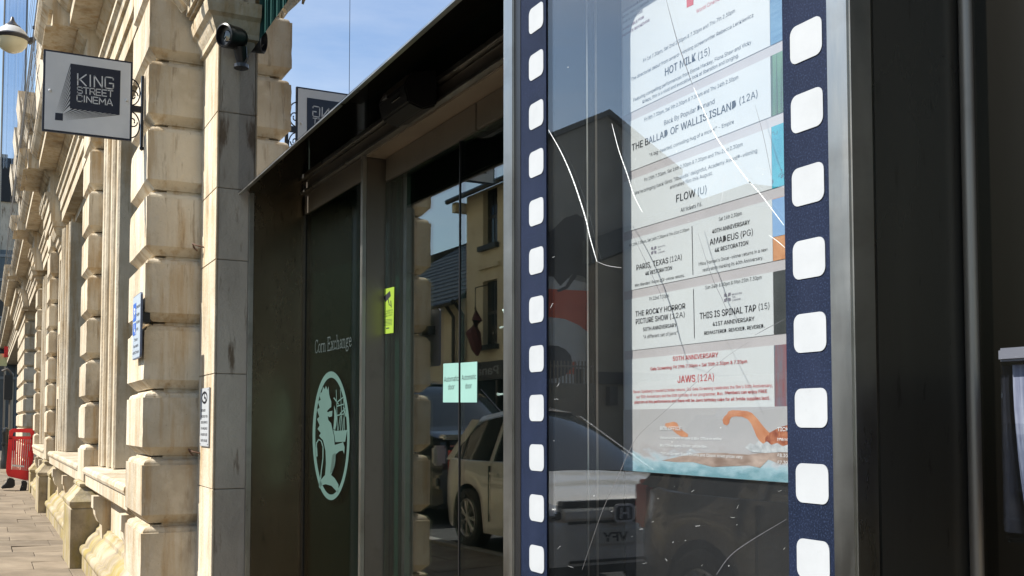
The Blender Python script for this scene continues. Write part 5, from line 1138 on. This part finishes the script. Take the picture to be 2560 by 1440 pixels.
# furled banner on the cream house
fb = thing('furled_flag', 'dark red furled flag hanging from a pole on the cream house', 'flag', (-24.6, YW + .3, 3.5))
a = mirDoorY(1188, 770, YW + .35); b = mirDoorY(1186, 870, YW + .35)
G().tube([(a.x, a.y, a.z), (a.x + .1, a.y, a.z - .3), (a.x - .12, a.y, a.z - .6), (a.x + .08, a.y, a.z - 1.0), (a.x + .12, a.y, b.z - .2)], [.03, .14, .2, .14, .03], 8).obj('cloth', flat('dark_red_cloth', (.10, .03, .03), .9), fb, smooth=True)
G().tube([(a.x, YW, a.z + .6), (a.x, a.y, a.z + .5), (a.x, a.y, a.z)], .015, 6).obj('pole', IRON, fb)
# neighbours completing the street
nb = thing('far_terrace', 'plain brick terrace further along the opposite pavement', 'building', (-60, -8, 0))
box('front_wall', BRNREND, nb, -75, -41, YW - 6, YW, -.14, 6); G().prism([(YW + .2, 5.9), (YW - 3, 8), (YW - 6.2, 5.9)], lambda u, v, d: (d, u, v), -75, -41).obj('roof', SLATE, nb)
for i in range(8): box('window', WINDK, nb, -44 - i * 3.6, -43 - i * 3.6, YW + .001, YW + .03, 3.6, 5)
yd = thing('yard_wall', 'low brown rendered yard wall opposite the doorway', 'wall', (-8, -9, 0))
box('wall_run', BRNREND, yd, -17.3, 14, -9.6, -9.3, -.14, 2.1); box('coping', CONC, yd, -17.3, 14, -9.65, -9.25, 2.1, 2.2)
# ------------------------------------------------------------------ cars
def car(name, label, L, Wd, Ht, paint, loc, prof, wheels, rad=.315, rim=.21, belt=.92, tl=None, group=None, extra=None, gh=None, cat='car'):
    """prof: [(x, ztop)] hood / boot outline without greenhouse; x from -L/2 (rear) to L/2 (front). gh: [(x, z)] greenhouse outline"""
    t = thing(name, label, cat, loc, group); T = Vector(loc)
    def ztop(x):
        for (a, za), (b, zb) in zip(prof[:-1], prof[1:]):
            if a <= x <= b:
                s = (x - a) / (b - a); return za + (zb - za) * (s * s * (3 - 2 * s) * .5 + s * .5)
        return prof[-1][1]
    N = 64; xs = [-L / 2 + L * i / N for i in range(N + 1)]
    for wx in wheels: xs += [wx - rad - .06, wx + rad + .06]
    xs = sorted(set(round(x, 3) for x in xs))
    rings = []
    for x in xs:
        u = x / (L / 2); endf = max(0, abs(u) - .78) / .22; hw = Wd / 2 * (1 - .16 * endf ** 2 - .02 * abs(u))
        zb = .19 + .10 * endf ** 2
        arch = zb
        for wx in wheels:
            d = abs(x - wx); ra = rad + .055
            if d < ra: arch = max(arch, rad + math.sqrt(ra * ra - d * d) - .0)
        zt = ztop(x); bl_ = min(belt, zt - .03)
        zs = arch; m1 = zs + (bl_ - zs) * .33; m2 = zs + (bl_ - zs) * .72
        ring = [(hw * .97, zs), (hw * 1.0, m1), (hw * 1.0, m2), (hw * .965, bl_), (hw * .90, bl_ + (zt - bl_) * .75), (hw * .72, zt), (hw * .35, zt + .018), (0, zt + .024)]
        full = [(y, z) for y, z in ring] + [(-y, z) for y, z in ring[-2::-1]]
        rings.append([Vector((x, y, z)) + T for y, z in full])
    n = len(rings[0]); g = G(); g.v = [v for r in rings for v in r]
    g.f = [(i * n + k, i * n + k + 1, (i + 1) * n + k + 1, (i + 1) * n + k) for i in range(len(rings) - 1) for k in range(n - 1)] + [tuple(range(n)), tuple((len(rings) - 1) * n + k for k in range(n - 1, -1, -1))]
    g.m = [0] * len(g.f); g.obj('body', paint, t, smooth=True)
    # underbody and wheel wells
    G().box(T.x - L * .46, T.x + L * .46, T.y - Wd * .40, T.y + Wd * .40, T.z + .2, T.z + belt - .25).obj('underbody', BLACK, t)
    # greenhouse
    gx = [p[0] for p in gh]
    def section(x, z, inset):
        hw = Wd / 2 * .96 * (1 - .17 * (max(0, abs(x) / (L / 2) - .70) / .30) ** 2); return hw - inset * (z - belt) / (Ht - belt) - .02
    g = G(); rows = []
    for x, z in gh:
        w0 = section(x, belt - .04, .17); w1 = section(x, z, .17)
        rows.append([(x, w0, belt - .04), (x, w1, max(z - .05, belt - .03)), (x, w1 - .07, z - .005), (x, w1 * .5, z + .012), (x, 0, z + .02), (x, -w1 * .5, z + .012), (x, -(w1 - .07), z - .005), (x, -w1, max(z - .05, belt - .03)), (x, -w0, belt - .04)])
    # three dimensional glass house: windscreen and rear screen slope in x
    vs = [Vector(v) + T for r in rows for v in r]; k9 = 9
    fs = [(i * k9 + k, i * k9 + k + 1, (i + 1) * k9 + k + 1, (i + 1) * k9 + k) for i in range(len(rows) - 1) for k in range(k9 - 1)] + [tuple(range(k9)), tuple((len(rows) - 1) * k9 + k for k in range(k9 - 1, -1, -1))]
    g.add(vs, fs); g.obj('window_glass', CARGL, t, smooth=True)
    # roof skin and pillars in body colour
    roofpts = [(x, z) for x, z in gh if z > Ht - .10]
    g = G(); rr = []
    for x, z in roofpts:
        w1 = section(x, z, .17) + .006; rr.append([(x, w1, z - .06), (x, w1 - .05, z + .004), (x, w1 * .5, z + .024), (x, 0, z + .033), (x, -w1 * .5, z + .024), (x, -(w1 - .05), z + .004), (x, -w1, z - .06)])
    vs = [Vector(v) + T for r in rr for v in r]; g.add(vs, [(i * 7 + k, i * 7 + k + 1, (i + 1) * 7 + k + 1, (i + 1) * 7 + k) for i in range(len(rr) - 1) for k in range(6)]); g.obj('roof', paint, t, smooth=True)
    def side_pt(x, z, s): return Vector((x, s * (section(x, z, .17) + .008), z)) + T
    tops = [p for p in gh if p[1] > Ht - .10]; xf, xr = gh[-1][0], gh[0][0]
    for s in (1, -1):
        for (a, b, w) in (((xf + .02, belt - .02), (tops[-1][0] + .02, tops[-1][1] - .03), .035), ((xr - .02, belt - .02), (tops[0][0] - .02, tops[0][1] - .03), .09), ((.12, belt - .02), (.02, Ht - .06), .035)) + ((((-.85, belt - .02), (-.78, Ht - .07), .03),) if L > 4 else ()):
            g = G(); p, q = side_pt(a[0], a[1], s), side_pt(b[0], b[1], s); dx = Vector((w, 0, 0)); nn_ = Vector((0, s * .012, 0))
            g.add([p - dx, p + dx, q + dx, q - dx, p - dx + nn_, p + dx + nn_, q + dx + nn_, q - dx + nn_], [(0, 1, 2, 3), (4, 5, 6, 7), (0, 1, 5, 4), (1, 2, 6, 5), (2, 3, 7, 6), (3, 0, 4, 7)]); g.obj('pillar', paint, t)
        # mirror
        G().lathe([(0, -.11), (.05, -.10), (.075, -.03), (.075, .04), (.05, .09), (0, .10)], Vector((xf - .62 if L > 4 else xf - .6, s * (Wd / 2 + .07), belt + .07)) + T, (0, 1, 0), 12).obj('door_mirror', paint, t, smooth=True)
        # door lines and handles
        for xd in (.98, .08, -.85): G().box(T.x + xd - .004, T.x + xd + .004, T.y + s * (Wd / 2 - .03) - .012 + s * .0, T.y + s * (Wd / 2 - .012) + .012, T.z + .32, T.z + belt - .05).obj('door_gap', BLACK, t)
        for xd in (.22, -.72): G().box(T.x + xd - .09, T.x + xd + .09, T.y + s * (Wd / 2 + .0) - .012, T.y + s * (Wd / 2 + .0) + .012, T.z + belt - .14, T.z + belt - .11).obj('door_handle', paint, t, bevel=.004)
        for wx in wheels:
            cy = T.y + s * (Wd / 2 - .11); cw = Vector((T.x + wx, cy, T.z + rad)); ax = (0, s, 0)
            wh = G().lathe([(rim, -.09), (rad - .03, -.10), (rad, -.07), (rad, .07), (rad - .03, .10), (rim + .015, .10), (rim, .085)], cw, ax, 32).obj('wheel', RUBBER, t, smooth=True)
            G().lathe([(rim, .085), (rim - .012, .095), (rim - .025, .07), (rim - .03, .02)], cw, ax, 32).obj('rim', ALLOY, wh, smooth=True)
            G().lathe([(rim - .02, -.02), (0, -.02)], cw, ax, 24).obj('brake_disc', BLACK, wh)
            g = G()
            for k in range(7):
                a = 2 * math.pi * k / 7
                for da in (-.09, .09):
                    d1 = Vector((math.cos(a + da * .6), 0, math.sin(a + da * .6))); d2 = Vector((math.cos(a + da * 1.6), 0, math.sin(a + da * 1.6))); o_ = Vector((0, s * .075, 0))
                    g.tube([cw + o_ + d1 * .02, cw + o_ + d1 * .09, cw + o_ * .9 + d2 * (rim - .02)], [.013, .012, .014], 4)
            g.lathe([(0, .09), (.03, .088), (.035, .06)], cw, ax, 12); g.obj('spokes', ALLOY, wh)
    if extra: extra(t, T)
    return t
def civic_extra(t, T):
    L2 = 4.29 / 2
    # front grille, badge, headlights, bumper openings, plate
    yz = lambda y: T.y + y
    xf = T.x + L2
    g = G(); 
    G().box(xf - .10, xf + .004, yz(-.50), yz(.50), T.z + .715, T.z + .76).obj('grille', BLACK, t, bevel=.01)
    G().box(xf - .1, xf + .03, yz(-.52), yz(.52), T.z + .615, T.z + .71).obj('grille_bar', CARW, t, bevel=.02)
    G().box(xf - .1, xf + .006, yz(-.46), yz(.46), T.z + .595, T.z + .617).obj('grille', BLACK, t)
    b = G(); b.prism(rrect(.175, .135, .035, cx=0, cy=0), lambda u, v, d: (xf + .032 + d, T.y + u, T.z + .665 + v), 0, .012); bb = b.obj('badge', SIGNW, t)
    b = G(); b.prism(rrect(.145, .105, .026), lambda u, v, d: (xf + .044 + d, T.y + u, T.z + .665 + v), 0, .002); b.obj('badge_field', NAVY, bb)
    b = G(); f = lambda u, v: Vector((xf + .048, T.y + u, T.z + .665 + v)); ribbon(b, [(-.035, -.035), (-.028, .035)], .016, f); ribbon(b, [(.035, -.035), (.028, .035)], .016, f); ribbon(b, [(-.03, 0), (.03, 0)], .016, f); b.obj('badge_letter', SIGNW, bb)
    G().box(xf - .02, xf + .012, yz(-.26), yz(.26), T.z + .44, T.z + .545).obj('number_plate', flat('plate_white', (.55, .55, .5), .4), t)
    b = G(); add_text(b, 'VFY', lambda u, v: Vector((xf + .0135, T.y - .05 + u, T.z + .46 + v)), .22, .065, .03); b.obj('plate_characters', INK, t)
    G().box(xf - .06, xf + .008, yz(-.48), yz(.48), T.z + .28, T.z + .36).obj('lower_intake', BLACK, t, bevel=.03)
    for s in (1, -1):
        cen_ = Vector((xf - .15, T.y + s * .60, T.z + .665)); lens = []
        g = G(); nu, nv = 14, 8
        vs = [cen_ + Vector((.17 * math.cos(R(180 * j_ / nv - 90)) * math.cos(R(360 * k_ / nu)), .165 * math.cos(R(180 * j_ / nv - 90)) * math.sin(R(360 * k_ / nu)), .085 * math.sin(R(180 * j_ / nv - 90)) + .25 * 0)) for j_ in range(nv + 1) for k_ in range(nu)]
        g.add(vs, [(j_ * nu + k_, j_ * nu + (k_ + 1) % nu, (j_ + 1) * nu + (k_ + 1) % nu, (j_ + 1) * nu + k_) for j_ in range(nv) for k_ in range(nu)])
        hl = g.obj('headlight', LAMPC, t, smooth=True)
        G().box(xf - .02, xf + .012, T.y + s * .56 - .05, T.y + s * .56 + .05, T.z + .63, T.z + .69).obj('bulb_housing', CARGL, hl, bevel=.01)
    G().box(T.x - L2 - .004, T.x - L2 + .05, yz(-.48), yz(-.70), T.z + .72, T.z + 1.02).obj('tail_lamp', LAMPR, t); G().box(T.x - L2 - .004, T.x - L2 + .05, yz(.48), yz(.70), T.z + .72, T.z + 1.02).obj('tail_lamp', LAMPR, t)
    # wipers
    for y in (-.35, .2): G().tube([(T.x + 1.22, yz(y), T.z + .975), (T.x + 1.10, yz(y + .45), T.z + 1.02)], .010, 5).obj('wiper', BLACK, t)
ZG = .055
civ_prof = [(-2.145, .62), (-2.10, .88), (-1.95, .96), (-1.0, .96), (1.0, .98), (1.32, .93), (1.80, .83), (2.02, .755), (2.145, .60)]
civ_gh = [(-1.98, .92), (-1.72, 1.22), (-1.45, 1.40), (-1.0, 1.455), (-.4, 1.485), (.0, 1.475), (.35, 1.425), (.60, 1.34), (1.0, 1.14), (1.36, .93)]
car('parked_car', 'small white hatchback parked facing right, nearest the kerb', 4.29, 1.72, 1.485, CARW, (-8.75, -1.94, ZG), civ_prof, (-1.39, 1.27), gh=civ_gh, extra=civic_extra, belt=.94)
def suv_extra(t, T):
    xf = T.x + 2.4
    G().box(xf - .1, xf + .03, T.y - .68, T.y + .68, T.z + .72, T.z + 1.10).obj('grille', BLACK, t)
    for i, z in enumerate((.74, .88, 1.03)): G().box(xf + .03, xf + .045, T.y - .68, T.y + .68, T.z + z - .012, T.z + z + .012).obj('grille_bar', CHROME, t)
    G().box(xf - .12, xf + .05, T.y - .78, T.y + .78, T.z + 1.115, T.z + 1.18).obj('bonnet_trim', CHROME, t, bevel=.02)
    G().box(xf - .1, xf + .08, T.y - .88, T.y + .88, T.z + .48, T.z + .66).obj('bumper', CARD, t, bevel=.04)
    G().box(xf + .08, xf + .09, T.y - .5, T.y + .5, T.z + .60, T.z + .62).obj('bumper_trim', CHROME, t)
    for s in (1, -1): G().box(xf - .1, xf + .02, T.y + s * .80 - .09, T.y + s * .80 + .09, T.z + .78, T.z + 1.04).obj('headlight', LAMPC, t, bevel=.03)
    for y in (-.35, .25): G().tube([(T.x + 1.25, T.y + y, T.z + 1.23), (T.x + 1.15, T.y + y + .45, T.z + 1.29)], .012, 5).obj('wiper', BLACK, t)
suv_prof = [(-2.4, .8), (-2.3, 1.1), (-1.9, 1.22), (1.0, 1.29), (1.5, 1.27), (2.1, 1.22), (2.33, 1.16), (2.4, .9)]
suv_gh = [(-2.25, 1.2), (-2.05, 1.66), (-1.8, 1.90), (-1.0, 1.95), (0, 1.95), (.45, 1.88), (.8, 1.70), (1.38, 1.26)]
car('parked_car', 'large dark off-roader with chrome grille bars parked behind the white hatchback', 4.8, 1.9, 1.95, CARD, (-14.75, -2.62, ZG), suv_prof, (-1.45, 1.5), rad=.38, rim=.25, belt=1.22, gh=suv_gh, extra=suv_extra)
def dark_extra(t, T):
    for s in (1, -1): G().box(T.x - 2.16, T.x - 1.98, T.y + s * .66 - .10, T.y + s * .66 + .10, T.z + .68, T.z + .98).obj('tail_lamp', LAMPR, t, bevel=.03)
car('parked_car', 'dark hatchback with red tail lamp parked closest to the display case', 4.2, 1.76, 1.50, CARD, (-3.38, -2.1, ZG), civ_prof, (-1.35, 1.3), gh=[(a, b + .01) for a, b in civ_gh], extra=dark_extra, belt=.96)
for o in list(bpy.data.objects):
    if o.type == 'EMPTY' and 'category' not in o and o.get('kind') != 'structure': pass
